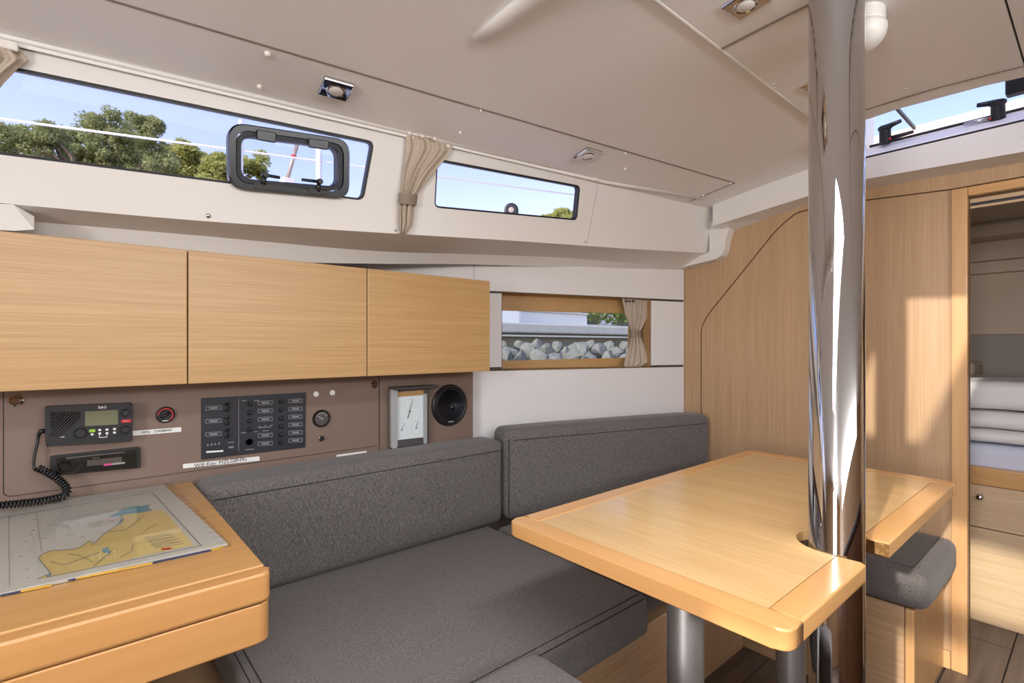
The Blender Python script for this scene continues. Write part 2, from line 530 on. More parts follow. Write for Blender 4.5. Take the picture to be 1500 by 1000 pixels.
# ---- ceiling: separate headliner panels with open joints
ceiling = thing('ceiling', (XC, 0.5, 1.84), 'white cambered headliner of separate panels', 'ceiling', kind='structure')
def cgrid(name, fx0, fx1, y0, y1, nx, ny, dz=0.0, th=0.012, mat='headliner', parent=None, skip=None):
    bm = nb()
    lo, hi = {}, {}
    for j in range(ny + 1):
        y = y0 + (y1 - y0) * j / ny
        a, b = fx0(y), fx1(y)
        for i in range(nx + 1):
            x = a + (b - a) * i / nx
            z = zc(x, y) + dz
            lo[i, j] = bm.verts.new((x, y, z)); hi[i, j] = bm.verts.new((x, y, z + th))
    for j in range(ny):
        for i in range(nx):
            bm.faces.new([lo[i, j], lo[i, j + 1], lo[i + 1, j + 1], lo[i + 1, j]])
            bm.faces.new([hi[i, j], hi[i + 1, j], hi[i + 1, j + 1], hi[i, j + 1]])
    for j in range(ny):
        bm.faces.new([lo[0, j], hi[0, j], hi[0, j + 1], lo[0, j + 1]])
        bm.faces.new([lo[nx, j], lo[nx, j + 1], hi[nx, j + 1], hi[nx, j]])
    for i in range(nx):
        bm.faces.new([lo[i, 0], lo[i + 1, 0], hi[i + 1, 0], hi[i, 0]])
        bm.faces.new([lo[i, ny], hi[i, ny], hi[i + 1, ny], lo[i + 1, ny]])
    return obj(name, bm, mat, parent or ceiling)
s0, s1 = onC(300, 41), onC(1076, 268)
def xseam(y): return s0.x + (s1.x - s0.x) * (y - s0.y) / (s1.y - s0.y)
yse = s1.y
cst = lambda c: (lambda y: c)
cgrid('ceiling_panel', lambda y: xr(y) - 0.01, lambda y: xseam(y) - 0.0032, -1.9, yse, 6, 12)
cgrid('ceiling_panel', lambda y: xseam(y) + 0.0032, cst(-0.607), -1.9, yse, 14, 14)
cgrid('ceiling_panel', lambda y: xr(y) - 0.03, cst(-0.607), yse + 0.001, 2.22, 14, 3, dz=0.001)
cl = onC(1000, 10, 0.0).x
for (a, b, y0, y1) in ((-0.600, -0.30, -1.9, 1.168), (-0.30, -0.03, 0.95, 1.168), (-0.30, -0.03, -0.95, -0.35),
                       (-0.30, 0.0, -1.9, -0.95), (-0.135, 1.3, 1.173, 1.818), (0.0, 0.5, -1.9, -1.7), (0.5, 1.3, -1.9, -0.95), (-0.03, 1.3, -0.95, 1.168)):
    cgrid('ceiling_panel', cst(a), cst(b), y0, y1, 8, 4, dz=-0.006)
cgrid('ceiling_panel', cst(-0.600), cst(-0.139), 1.173, 1.818, 8, 5, dz=-0.006)
cgrid('ceiling_panel', cst(-0.600), cst(1.3), 1.823, 1.90, 10, 2, dz=-0.004, mat='rail')
cgrid('ceiling_panel', cst(-0.02), cst(1.3), 1.931, 2.22, 8, 2, dz=-0.002)
# opaque core of the coachroof above the open joints, coloured black to deepen the seam shade
for f0, f1, y0, y1 in ((lambda y: xr(y) - 0.1, cst(-0.66), -1.95, 2.33), (cst(-0.66), cst(-0.615), -1.95, 2.33), (cst(-0.615), cst(-0.31), -1.95, 1.92), (cst(-0.31), cst(-0.025), 0.96, 1.92),
                       (cst(-0.025), cst(1.3), -0.94, 1.92), (cst(-0.01), cst(1.3), 1.92, 2.33)):
    cgrid('roof_core', f0, f1, y0, y1, 6, 6, dz=0.022, th=0.03, mat='black')
# stepped bead where the centre headliner meets the side headliner
bm = nb()
pts = [V((-0.603, y, zc(-0.603, y) - 0.002)) for y in (-1.9, -1, 0, 0.5, 1, 1.5, 1.8)]
tube(bm, pts, 0.006, 8); obj('joint_bead', bm, 'rail', ceiling, smooth=True)
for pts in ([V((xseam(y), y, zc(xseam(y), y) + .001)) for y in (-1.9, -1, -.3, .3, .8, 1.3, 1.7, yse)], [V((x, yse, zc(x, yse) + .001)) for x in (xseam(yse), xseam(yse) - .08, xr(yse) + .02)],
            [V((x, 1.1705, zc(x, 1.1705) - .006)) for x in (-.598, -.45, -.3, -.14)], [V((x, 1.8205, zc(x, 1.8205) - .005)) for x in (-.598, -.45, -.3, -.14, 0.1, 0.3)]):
    bm = nb(); tube(bm, pts, .0028, 6); obj('joint', bm, 'seam_shade', ceiling)  # dark bead paints in the shade of the recessed panel seams
# small caps and screw heads on the headliner
for (u, v, r) in ((392, 79, .007), (380, 127, .006), (674, 194, .004), (916, 247, .005), (704, 161, .003), (916, 224, .004), (1070, 268, .005), (1030, 286, .004),
                  (1133, 121, .006), (1133, 127, .006), (1187, 178, .008), (1328, 127, .004)):
    p = onC(u, v, -0.002); n = cnormal(p)
    bm = nb(); lathe(bm, p - n * 0.004, n, [(r, 0), (r, 0.006), (r * 0.7, 0.009), (0, 0.010)], 14)
    obj('screw_cap', bm, 'whiteplastic', ceiling, smooth=True)

# ---- cabin side (coachroof side lining) with two long windows
WN = V((1, -0.112, -0.22)); WN0 = WN.normalized()
WC = WN.dot(V((-1.46, -0.11, 1.74)))
def onW(u, v, w=0.0):                        # point on the cabin-side plane, w metres into the cabin
    return onP(u, v, WN, WC + w * WN.length)
def Wz(y, z): return V((WC + 0.112 * y + 0.22 * z, y, z))
jointT, jointB = onW(877, 262), onW(859, 360)
low = [onW(u, v) for u, v in ((19, 299), (303, 324), (579, 342), (745, 352), (859, 360))]
low2 = [onW(859, 360), onW(950, 366), onW(1046, 371)]
def low_aft(y): return low[0].z - 0.02 * (low[0].y - y)
aft_lo = Wz(-1.9, low_aft(-1.9))
win1 = roundpoly([Wz(-1.0, onW(0, 109).z + 0.002), onW(549, 207), onW(533, 294), Wz(-1.0, onW(0, 243).z - 0.005)], [0.01, 0.022, 0.022, 0.01])
win2 = roundpoly([onW(640, 232), onW(851, 272), onW(846, 323), onW(636, 304)], 0.02)
side = thing('wall_port_upper', (xr(0.5), 0.5, 1.4), 'white moulded cabin side lining around the long windows', 'wall', kind='structure')
outer = [aft_lo] + low + [jointT, onW(877, 250), Wz(-1.9, onW(877, 250).z)]
bm = nb(); plate(bm, outer, [win1, win2], -WN0 * 0.03); obj('window_panel', bm, 'liner', side)
outer = [low2[0] + V((0, .0025, 0)), low2[1], low2[2], onW(1050, 300), onW(1046, 288), onW(879, 250), jointT + V((0, .0025, 0))]
bm = nb(); plate(bm, outer, [], -WN0 * 0.03); obj('lining_panel', bm, 'liner', side)
# underside of the side deck: soffit and cove down to the hull lining
WVX = onY(1000, 394, YB).x
def vx(y): return WVX - 0.28 * (YB - y)
VN = V((1, -0.28, 0)); VN0 = VN.normalized(); VD = V((0.28, 1, 0)).normalized()
VC = VN.dot(V((WVX, YB, 0)))
def onV(u, v, w=0.0): return onP(u, v, VN, VC + w * VN.length)
def near(u, v, w, x): a, b = onV(u, v, w), onX(u, v, x); return a if a.length < b.length else b
J = [near(u, v, 0.05, -1.60) for u, v in ((19, 322), (303, 346), (540, 367), (684, 372), (821, 377), (910, 384), (1003, 390))]
K = [near(u, v, 0.012, -1.63) for u, v in ((19, 356), (303, 380), (540, 386), (684, 387), (821, 391), (910, 393), (1003, 395))]
LL = [low[0], low[1], low[2], low[3], low2[0], low2[1], low2[2]]
def strip(bm, A, B):
    a = [bm.verts.new(p) for p in A]; b = [bm.verts.new(p) for p in B]
    for i in range(len(A) - 1): bm.faces.new([a[i], a[i + 1], b[i + 1], b[i]])
def resample(P, n):
    out = []
    for i in range(n + 1):
        f = i / n * (len(P) - 1); k = min(int(f), len(P) - 2); t = f - k
        a, b, c, d = P[max(k - 1, 0)], P[k], P[k + 1], P[min(k + 2, len(P) - 1)]
        out.append(0.5 * ((2 * b) + (c - a) * t + (2 * a - 5 * b + 4 * c - d) * t * t + (3 * b - a - 3 * c + d) * t ** 3))
    return out
def shell(A, B, th, n=0):
    bm = nb()
    if n: A, B = resample(A, n), resample(B, n)
    up = V(th)
    n = len(A)
    a = [bm.verts.new(p) for p in A]; b = [bm.verts.new(p) for p in B]
    c = [bm.verts.new(V(p) + up) for p in A]; d = [bm.verts.new(V(p) + up) for p in B]
    for i in range(n - 1):
        bm.faces.new([a[i], a[i + 1], b[i + 1], b[i]]); bm.faces.new([c[i], d[i], d[i + 1], c[i + 1]])
        bm.faces.new([a[i], c[i], c[i + 1], a[i + 1]]); bm.faces.new([b[i], b[i + 1], d[i + 1], d[i]])
    bm.faces.new([a[0], b[0], d[0], c[0]]); bm.faces.new([a[-1], c[-1], d[-1], b[-1]])
    return bm
obj('soffit', shell(LL, J, (0, 0, 0.02), 42), 'liner', side)
obj('cove', shell(J, K, (-0.02, 0, 0.004), 42), 'liner', side)
# aft, the lining steps down into a corner piece
A = [onW(-160, 285), onW(-40, 297), onW(19, 299), onW(50, 317)]
B = [onX(-160, 328, -1.5), onX(-40, 335, -1.5), onX(22, 338, -1.5), onX(50, 336, -1.5)]
obj('corner_moulding', shell(A, B, (-0.02, 0, 0.004)), 'liner', side)
for (u, v, r) in ((305, 316, .006), (579, 337, .004), (857, 354, .004)):
    bm = nb(); lathe(bm, onW(u, v), WN0, [(r, -0.003), (r, 0.002), (r * .6, 0.004), (0, 0.0042)], 12); obj('screw_head', bm, 'steel', side, smooth=True)
for (u, v) in ((325, 343), (527, 362), (684, 372), (825, 372)):
    p = onV(u, v, 0.07)
    bm = nb(); lathe(bm, p, (0.5, 0, -1), [(0.006, -0.02), (0.006, 0.004), (0, 0.006)], 10); obj('screw_cap', bm, 'rail', side, smooth=True)

def gasket(name, ring, n, w, depth, mat, parent, inward=True):
    """ring-shaped frame lying on a loop"""
    bm = nb()
    inner = offset_ring(ring, n, -w if inward else w)
    N = len(ring)
    e = n * depth
    L = [[bm.verts.new(V(p) + q) for p in lp] for lp, q in ((ring, e * 0), (inner, e * 0), (inner, e), (ring, e))]
    for a in range(4):
        A, B = L[a], L[(a + 1) % 4]
        for i in range(N):
            bm.faces.new([A[i], A[(i + 1) % N], B[(i + 1) % N], B[i]])
    return obj(name, bm, mat, parent, smooth=False)

def cabin_window(name, ring, label):
    c = sum(ring, V((0, 0, 0))) / len(ring)
    t = thing(name, c, label, 'window', kind='structure')
    r0 = [p - WN0 * 0.026 for p in ring]
    gasket('gasket', r0, WN0, 0.006, 0.022, 'rubber', t)
    bm = nb(); prism(bm, [p - WN0 * 0.028 for p in offset_ring(ring, WN0, -0.001)], -WN0 * 0.006)
    obj('pane', bm, 'pane', t)
    return t
cabin_window('window_1', win1, 'long narrow cabin window with black gasket and an opening portlight')
cabin_window('window_2', win2, 'shorter narrow cabin window with black gasket beside the beige curtain')

# opening portlight set in the long window
pl_c = onW(422, 236, 0.012)
port = thing('portlight', pl_c, 'small black framed opening portlight set into the long cabin window', 'portlight')
po = [onW(u, v, 0.012) for u, v in ((333, 178), (512, 205), (511, 292), (334, 276))]
pi_ = [onW(u, v, 0.012) for u, v in ((354, 199), (494, 217), (494, 273), (354, 261))]
R1 = roundpoly(po, 0.042, 10); R2 = roundpoly(pi_, 0.026, 10)
def ring_loft(loops):
    bm = nb()
    L = [[bm.verts.new(p) for p in lp] for lp in loops]
    N = len(L[0])
    for A, B in zip(L, L[1:] + L[:1]):
        for i in range(N): bm.faces.new([A[i], A[(i + 1) % N], B[(i + 1) % N], B[i]])
    return bm
mid = [a.lerp(b, 0.55) for a, b in zip(R1, R2)]
m2 = [a.lerp(b, 0.62) for a, b in zip(R1, R2)]
obj('outer_frame', ring_loft([[p - WN0 * .04 for p in R1], [p + WN0 * .004 for p in R1], [p + WN0 * .012 for p in (a.lerp(b, .12) for a, b in zip(R1, R2))], [p + WN0 * .012 for p in mid], [p - WN0 * .04 for p in mid]]), 'portframe', port, smooth=False)
obj('sash_frame', ring_loft([[p - WN0 * .038 for p in m2], [p + WN0 * .007 for p in m2], [p + WN0 * .007 for p in (a.lerp(b, .9) for a, b in zip(R1, R2))], [p - WN0 * .004 for p in R2], [p - WN0 * .038 for p in R2]]), 'rubber', port, smooth=False)
bm = nb(); prism(bm, [p - WN0 * 0.02 for p in R2], -WN0 * 0.004); obj('pane', bm, 'pane', port)
for c4 in (((375, 190), (404, 195), (403, 210), (375, 205)), ((450, 203), (481, 207), (479, 220), (451, 216))):
    bm = nb(); prism(bm, roundpoly([onW(u, v, 0.022) for u, v in c4], 0.004, 3), WN0 * 0.012, 0.002, 1); obj('hinge', bm, 'portframe', port)
for (a, b) in (((387, 256), (410, 260)), ((467, 266), (442, 263))):
    h = nb(); lathe(h, onW(a[0], a[1], 0.012), WN0, [(.0075, 0), (.0075, .018), (.006, .021), (0, .021)], 16)
    ho = obj('handle', h, 'black', port, smooth=False)
    bm = nb(); tube(bm, [onW(a[0], a[1], 0.028), onW(b[0], b[1], 0.03)], [0.0045, 0.004], 8); obj('lever', bm, 'black', ho, smooth=True)
    bm = nb(); tube(bm, [onW(a[0], a[1], 0.02), onW(a[0] - 1, a[1] + 15, 0.024)], 0.006, 8); obj('pivot', bm, 'black', ho, smooth=True)
for c4 in (((372, 268), (447, 276), (447, 284), (372, 276)), ((452, 276), (482, 280), (482, 286), (452, 284))):
    bm = nb(); prism(bm, [onW(u, v, 0.023) for u, v in c4], WN0 * 0.004); obj('catch_plate', bm, 'black', port)

# curtain rail and the bead forward of it
rail = thing('trim_1', onC(40, 66), 'white double curtain track along the top of the cabin side', 'curtain rail', kind='structure')
ra = Wz(-1.9, 1.728) + WN0 * 0.012; rb = onW(872, 260, 0.012)
bm = nb(); prism(bm, [ra + V((-.006, 0, -.012)), rb + V((-.006, 0, -.012)), rb + V((-.006, 0, .034)), ra + V((-.006, 0, .034))], WN0 * .005); obj('track_strip', bm, 'rail', rail)
for dz, r in ((0.020, 0.0105), (0.000, 0.006)):
    a = ra.copy(); b = rb.copy(); a.z += dz; b.z += dz
    bm = nb(); tube(bm, [a, b], r, 10); obj('track', bm, 'rail', rail, smooth=True)
bm = nb(); box(bm, rb.x - .012, rb.x + .01, rb.y - .006, rb.y + .006, rb.z - .012, rb.z + .02, .003); obj('end_cap', bm, 'rail', rail)
bm = nb(); tube(bm, [onC(700, 222), onC(885, 266), onC(1030, 290)], 0.008, 8); obj('bead', bm, 'rail', rail, smooth=True)

# ---- port hull lining: white panels with dark joints and a recessed window
wallp = thing('wall_port', (vx(1.6), 1.6, 0.4), 'white laminate hull lining in panels with dark joints', 'wall', kind='structure')
def vpanel(name, quad, mat, th=0.012, w=0.012):
    bm = nb(); prism(bm, [onV(u, v, w) for u, v in quad], -VN0 * th, 0.0015, 1)
    return obj(name, bm, mat, wallp)
vpanel('wall_panel', ((694.6, 384), (1002, 391), (1002, 439.3), (694.6, 425.0)), 'whitewall')
vpanel('wall_panel', ((205, 350), (694, 384), (694, 425.0), (205, 402)), 'whitewall')
vpanel('wall_panel', ((640, 426.5), (735, 429.6), (735, 537.5), (640, 540)), 'whitewall')
vpanel('wall_panel', ((955, 440), (1002, 442.2), (1002, 534.2), (955, 535)), 'whitewall')
b0, b1 = onV(640, 545, .012), onV(1002, 537.2, .012)
bm = nb(); prism(bm, [b0, b1, V((b1.x, b1.y, 0.1)), V((b0.x, b0.y, 0.1))], -VN0 * 0.012, 0.0015, 1); obj('wall_panel', bm, 'whitewall', wallp)
rec = [onV(u, v, 0.0) for u, v in ((735.5, 427.2), (954.5, 437.8), (954.5, 536.8), (735.5, 540.5))]
o4 = [onV(200, 330), onV(1003, 388), V((onV(1003, 388).x, onV(1003, 388).y, 0.05)), V((onV(200, 330).x, onV(200, 330).y, 0.05))]
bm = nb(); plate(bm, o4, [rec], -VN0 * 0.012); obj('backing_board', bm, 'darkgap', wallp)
RD = 0.085
gl = roundpoly([onV(u, v, -RD) for u, v in ((690, 453.5), (922, 459), (921, 523.5), (690, 529.5))], [0, .02, .02, 0])
back = [p - VN0 * RD for p in offset_ring(rec, VN0, 0.002)]
# recess lined in oak
reveal = thing('trim_2', (vx(1.7), 1.7, rec[3].z), 'oak lined recess around the hull window', 'trim', kind='structure')
for i in range(4):
    a, b = rec[i], rec[(i + 1) % 4]
    bm = nb()
    c = sum(rec, V((0, 0, 0))) / 4
    m = ((a + b) / 2 - c); m -= VN0 * m.dot(VN0); m.normalize()
    prism(bm, [a, b, b - VN0 * RD, a - VN0 * RD], m * 0.01); obj('reveal_board', bm, 'oak_y', reveal)
bm = nb(); lo_b = [p - VN0 * 0.0 for p in back]
exp = [lo_b[0] + VD * -0.15, lo_b[1], lo_b[2], lo_b[3] + VD * -0.15]
plate(bm, exp, [gl], -VN0 * 0.01); obj('back_board', bm, 'oak_y', reveal)
w3 = thing('window_3', sum(gl, V((0, 0, 0))) / len(gl), 'low hull window in an oak recess looking onto the quay', 'window', kind='structure')
bm = nb(); prism(bm, [p - VN0 * 0.012 for p in offset_ring(gl, VN0, 0.004)], -VN0 * 0.006); obj('pane', bm, 'panehull', w3)

# ---- forward bulkhead in upright oak veneer
wallf = thing('wall_forward', (-0.8, YB, 0.0), 'oak veneered forward bulkhead with a curved groove', 'wall', kind='structure')
prof = [onY(u, v, YB) for u, v in ((1000, 394), (1009, 392), (1056, 381), (1064, 376), (1068, 368), (1075, 337), (1190, 297), (1263, 277), (1500, 237))]
gc = [onY(u, v, YB) for u, v in ((1027, 700), (1027, 480), (1036, 462), (1139, 334), (1167, 311), (1190, 306), (1263, 294), (1395, 277.5))]
gc = [V((gc[0].x, YB, 0.0))] + roundpoly([gc[0], gc[1], gc[2], gc[3], gc[4], gc[5], gc[6], gc[7]], [0, .03, .05, .05, .06, .02, 0, 0], 5)[1:]
def off2(pts, d):
    out = []
    for i, p in enumerate(pts):
        t = (pts[min(i + 1, len(pts) - 1)] - pts[max(i - 1, 0)]).normalized()
        out.append(p + V((-t.z, 0, t.x)) * d)
    return out
XD0 = onY(1418, 600, YB).x                   # port edge of the doorway
XTR = onY(1394, 600, YB).x
XD1 = XD0 + 0.62
gL, gR = off2(gc, 0.003), off2(gc, -0.003)
ztop_door = onY(1418, 287, YB).z
outer = [V((prof[0].x - 0.05, YB, 0.0)), V((prof[0].x - 0.05, YB, prof[0].z + .02))] + [p + V((0, 0, 0.02)) for p in prof] + [V((1.3, YB, prof[-1].z + 0.02)), V((1.3, YB, gL[-1].z))] + list(reversed(gL))
bm = nb(); plate(bm, outer, [], (0, 0.02, 0)); obj('bulkhead_panel', bm, 'oak_z', wallf)
inner = gR + [V((XTR - 0.001, YB, gR[-1].z)), V((XTR - 0.001, YB, 0.0))]
bm = nb(); plate(bm, inner, [], (0, 0.02, 0)); obj('bulkhead_panel', bm, 'oak_z', wallf)
bm = nb(); plate(bm, [V((prof[0].x - 0.1, YB + .0201, 0)), V((prof[0].x - .1, YB + .0201, 1.6)), V((-1.0, YB + .0201, 1.68)), V((1.3, YB + .0201, 1.69)), V((1.3, YB + .0201, 0)),
                       V((XD1, YB + .0201, 0)), V((XD1, YB + .0201, ztop_door)), V((XD0, YB + .0201, ztop_door)), V((XD0, YB + .0201, 0))], [], (0, 0.015, 0)); obj('core_board', bm, 'oak_z', wallf)
bm = nb(); box(bm, XD1 + .04, 1.3, YB, YB + .02, 0, gL[-1].z - .006); obj('bulkhead_panel', bm, 'oak_z', wallf)
# door casing
door = thing('door_1', (XD0, YB, 0), 'beech door casing of the forward cabin with a sliding track', 'doorway', kind='structure')
bm = nb(); box(bm, XTR, XD0, YB - .012, YB + .05, 0.0, gL[-1].z - .006, .003); obj('casing', bm, 'beech_z', door)
bm = nb(); box(bm, XD1, XD1 + .04, YB - .012, YB + .05, 0.0, gL[-1].z - .006, .003); obj('casing', bm, 'beech_z', door)
bm = nb(); box(bm, XD0 + .0005, XD1 - .0005, YB - .006, YB + .05, ztop_door, gL[-1].z - .006, .002); obj('header', bm, 'beech_x', door)
for (dy, z0, z1, m) in ((.056, -.018, -.004, 'oak_x'), (.066, -.026, -.018, 'black'), (.060, -.034, -.027, 'oak_x')):
    bm = nb(); box(bm, XD0 - .05, XD1, YB + .05, YB + .05 + dy * .4, ztop_door + z0, ztop_door + z1 + .002); obj('track', bm, m, door)
bm = nb(); box(bm, onY(1380, 950, YB).x, XTR - .002, YB - .012, YB, 0.0, 0.06, .002); tag(obj('baseboard_forward', bm, 'beech_z'), 'short beech skirting block beside the door casing', 'baseboard', kind='structure')

# ---- white beam over the bulkhead, and flange down the cabin side
beam = thing('trim_3', (-0.8, 2.2, 1.68), 'white moulded beam across the top of the forward bulkhead', 'beam', kind='structure')
YF = 2.2
fb = [onY(u, v, YF) for u, v in ((1044, 331), (1110, 310), (1190, 285), (1263, 263), (1500, 222))]
bb = [onY(u, v, YB) for u, v in ((1075, 338), (1128, 318), (1190, 297.5), (1263, 277.5), (1500, 237.5))]
fb.append(V((1.3, YF, fb[-1].z))); bb.append(V((1.3, YB, bb[-1].z)))
top = []
for i, p in enumerate(fb):
    if i < 3: top.append(V((p.x, YF, zc(p.x, YF) + 0.004)))
    elif i == 3: top.append(onY(1263, 233, YF))
    elif i == 4: top.append(onY(1500, 176, YF))
    else: top.append(V((p.x, YF, 1.80)))
bm = nb()
fbv = [bm.verts.new(p) for p in fb]; tpv = [bm.verts.new(p) for p in top]; bbv = [bm.verts.new(p) for p in bb]; tbv = [bm.verts.new(V((b.x, YB + .0, t.z))) for b, t in zip(bb, top)]
for i in range(len(fb) - 1):
    bm.faces.new([fbv[i], fbv[i + 1], tpv[i + 1], tpv[i]]); bm.faces.new([fbv[i], bbv[i], bbv[i + 1], fbv[i + 1]])
    bm.faces.new([tpv[i], tpv[i + 1], tbv[i + 1], tbv[i]]); bm.faces.new([bbv[i], tbv[i], tbv[i + 1], bbv[i + 1]])
bm.faces.new([fbv[0], tpv[0], tbv[0], bbv[0]]); bm.faces.new([fbv[-1], bbv[-1], tbv[-1], tpv[-1]])
obj('beam_moulding', bm, 'liner', beam)
fl_out = [onY(u, v, YB - .001) for u, v in ((1001, 395), (1009, 392.5), (1040, 385), (1056, 381), (1064, 376), (1068.5, 368), (1071, 352), (1076, 336))]
fl_in = [onY(u, v, YB - .001) for u, v in ((1000, 388), (1006, 386), (1034, 376), (1046, 371), (1047, 368), (1047, 362), (1047, 345), (1043, 325))]
bm = nb(); plate(bm, fl_out + list(reversed(fl_in)), [], (0, -0.05, 0)); obj('flange', bm, 'liner', beam)

# ---- forward coachroof hatch above the beam
w4 = thing('window_4', (-0.35, 2.3, 1.8), 'sloping clear roof hatch with dark handles above the bulkhead', 'hatch', kind='structure')
sillz = 1.5 * (top[3].z + top[4].z) / 3
g0, g1 = V((-0.60, 2.36, 1.872)), V((-0.02, 2.36, 1.872))
sl = V((0, -0.46, 0.18))
bm = nb(); prism(bm, [g0, g1, g1 + sl, g0 + sl], V((0, 0.003, 0.008))); obj('pane', bm, 'panetint', w4)
bm = nb(); prism(bm, [V((-0.62, YF + .002, top[3].z - .01)), V((-0.62, 2.40, 1.83)), V((-0.62, 2.40, 1.87)), V((-0.62, 2.33, 1.878)), V((-0.62, YF + .03, top[3].z + .02))], (0.62, 0, 0), 0.003, 2); obj('sill', bm, 'rail', w4)
bm = nb(); tube(bm, [V((-0.62, YF + .001, top[3].z + .003)), V((-0.02, YF + .001, top[4].z - .000))], 0.0035, 6); obj('gasket', bm, 'rubber', w4)
bm = nb(); tube(bm, [V((-0.60, 2.335, 1.885)), V((-0.02, 2.335, 1.885))], 0.005, 6); obj('gasket', bm, 'rubber', w4)
bm = nb(); box(bm, -0.63, -0.607, 1.90, 2.42, 1.80, 2.08); obj('coaming', bm, 'rail', w4)
bm = nb(); box(bm, -0.02, 0.0, 1.90, 2.42, 1.78, 2.08); obj('coaming', bm, 'rail', w4)
bm = nb(); box(bm, -0.63, 0.0, 1.88, 1.899, 1.84, 2.08); obj('coaming', bm, 'rail', w4)
for (u, v, lu) in ((1297, 200, 1350), (1462, 165, 1395)):
    p = onY(u, v, 2.29)
    c = nb(); lathe(c, p + V((0, 0, -.028)), (0, -.1, 1), [(.017, 0), (.019, .006), (.018, .05), (.022, .054), (.022, .062), (.018, .066), (0, .066)], 20)
    ho = obj('handle', c, 'black', w4)
    q = onY(lu, v - 3 - (lu - u) * .26, 2.28)
    d = (q - p).normalized()
    bm = nb(); tube(bm, [p + V((0, 0, -.012)) + d * .01, p + V((0, 0, -.014)) + d * .085], [.009, .006], 8); obj('lever', bm, 'steel' if u > 1400 else 'black', ho, smooth=True)
    bm = nb(); tube(bm, [p + V((0, 0, .034)), p + V((0, -.01, .036)) + d * .05], [.011, .007], 8); obj('grip', bm, 'black', ho, smooth=True)
    bm = nb(); lathe(bm, p + d * .018 + V((0, -.012, -.018)), (0, -1, 0), [(.004, 0), (.004, .004), (0, .005)], 10); obj('lock_dot', bm, 'red', ho)
p = onY(1494, 128, 2.1)
bm = nb(); box(bm, p.x - .03, p.x + .03, p.y - .02, p.y + .02, p.z - .018, p.z + .03, .006); obj('stay_bracket', bm, 'black', w4)
bm = nb(); box(bm, -0.47, -0.462, 2.0, 2.36, 1.915, 1.925); obj('cross_bar', bm, 'slate', w4)

# ---- parts of the boat behind and beside the viewer that let in light and show in the polished post
bm = nb()
plate(bm, [V((-1.9, -1.9, 0)), V((1.3, -1.9, 0)), V((1.3, -1.9, 1.9)), V((-1.9, -1.9, 1.9))], [[V((0.0, -1.9, 0.75)), V((0.62, -1.9, 0.75)), V((0.62, -1.9, 1.78)), V((0.0, -1.9, 1.78))]], (0, -0.03, 0))
tag(obj('wall_aft', bm, 'oak_z'), 'oak aft bulkhead with the companionway opening', 'wall', kind='structure')
bm = nb()
plate(bm, [V((1.25, -1.9, 0)), V((1.25, 2.4, 0)), V((1.25, 2.4, 1.85)), V((1.25, -1.9, 1.85))], [[V((1.25, -0.9, 1.42)), V((1.25, 1.6, 1.42)), V((1.25, 1.6, 1.68)), V((1.25, -0.9, 1.68))]], (0.03, 0, 0))
tag(obj('wall_starboard', bm, 'oak_z'), 'oak starboard cabin side with a long window', 'wall', kind='structure')
gal = thing('galley_cabinet', (0.95, 0.3, 0), 'dark stained galley unit along the starboard side', 'cabinet')
bm = nb(); box(bm, 0.72, 1.24, -1.0, 1.9, 0.0, 0.86, .004); obj('body', bm, 'darkwood', gal)
bm = nb(); box(bm, 0.68, 1.24, -1.02, 1.92, 0.861, 0.90, .008); obj('worktop', bm, 'slate', gal)
for i in range(4):
    bm = nb(); box(bm, 0.702, 0.7195, -0.98 + i * .72, -0.98 + i * .72 + .7, 0.12, 0.84, .004); obj('door', bm, 'darkwood', gal)
# port quarter behind the chart table
bm = nb(); box(bm, -1.9, -1.86, -1.9, 0.2, 0.0, 1.5); tag(obj('wall_port_aft', bm, 'brown'), 'taupe lining behind the chart table', 'wall', kind='structure')

# ================================================================== FURNITURE
XCAB, XP = -1.47, -1.62
# ---- three wall cabinets
ctop, cbot = onX(275, 366, XCAB).z, onX(275, 562, XCAB).z
ye = [onX(275, 460, XCAB).y, onX(538, 460, XCAB).y, onX(718, 460, XCAB).y]
ye = [2 * ye[0] - ye[1]] + ye
clabel = ['oak veneered wall cabinet above the radio', 'oak veneered wall cabinet above the switch panel', 'oak veneered wall cabinet above the weather station']
for i in range(3):
    c = thing('wall_cabinet', ((XCAB + XP) / 2, (ye[i] + ye[i + 1]) / 2, cbot), clabel[i], 'cabinet', 'oak wall cabinets in a row')
    bm = nb(); box(bm, XCAB - 0.222, XCAB - 0.020, ye[i] + .001, ye[i + 1] - .001, cbot + .004, ctop - .004); obj('body', bm, 'oak_y', c)
    bm = nb(); box(bm, XCAB - 0.0185, XCAB, ye[i] + .0013, ye[i + 1] - .0013, cbot, ctop, .0015, 2); obj('door', bm, 'oak_y', c)

# ---- instrument panel
ip = thing('instrument_panel', (XP, 0.5, 0.6), 'taupe instrument panel with a hinged flap behind the sofa', 'instrument panel')
yr_ = onX(693, 600, XP).y; yd = onX(557, 600, XP).y
bm = nb(); box(bm, XP - .03, XP - .004, -0.9, yd - .002, 0.40, cbot + .004); obj('backing', bm, 'brown', ip)
bm = nb(); box(bm, XP - .03, XP, yd, yr_, 0.40, cbot + .004, .001, 1); obj('side_panel', bm, 'brown', ip)
bm = nb(); box(bm, XP - .068, XP - .0301, yr_ - .01, yr_, 0.40, cbot + .004); obj('end_return', bm, 'brown', ip)
dl = [onX(6, 560, XP), onX(554.5, 540, XP), onX(554.5, 650, XP), onX(6, 731, XP)]
dl[0].z = cbot + .003; dl[1].z = cbot + .003; dl[2].z = dl[3].z = (dl[2].z + dl[3].z) / 2
bm = nb(); prism(bm, [p + V((-.0008, 0, 0)) for p in roundpoly(dl, [0, 0, .014, .014], 5)], (-0.003, 0, 0)); flap = obj('flap', bm, 'brown', ip)
dk = [V(p) for p in dl]; e = .0022
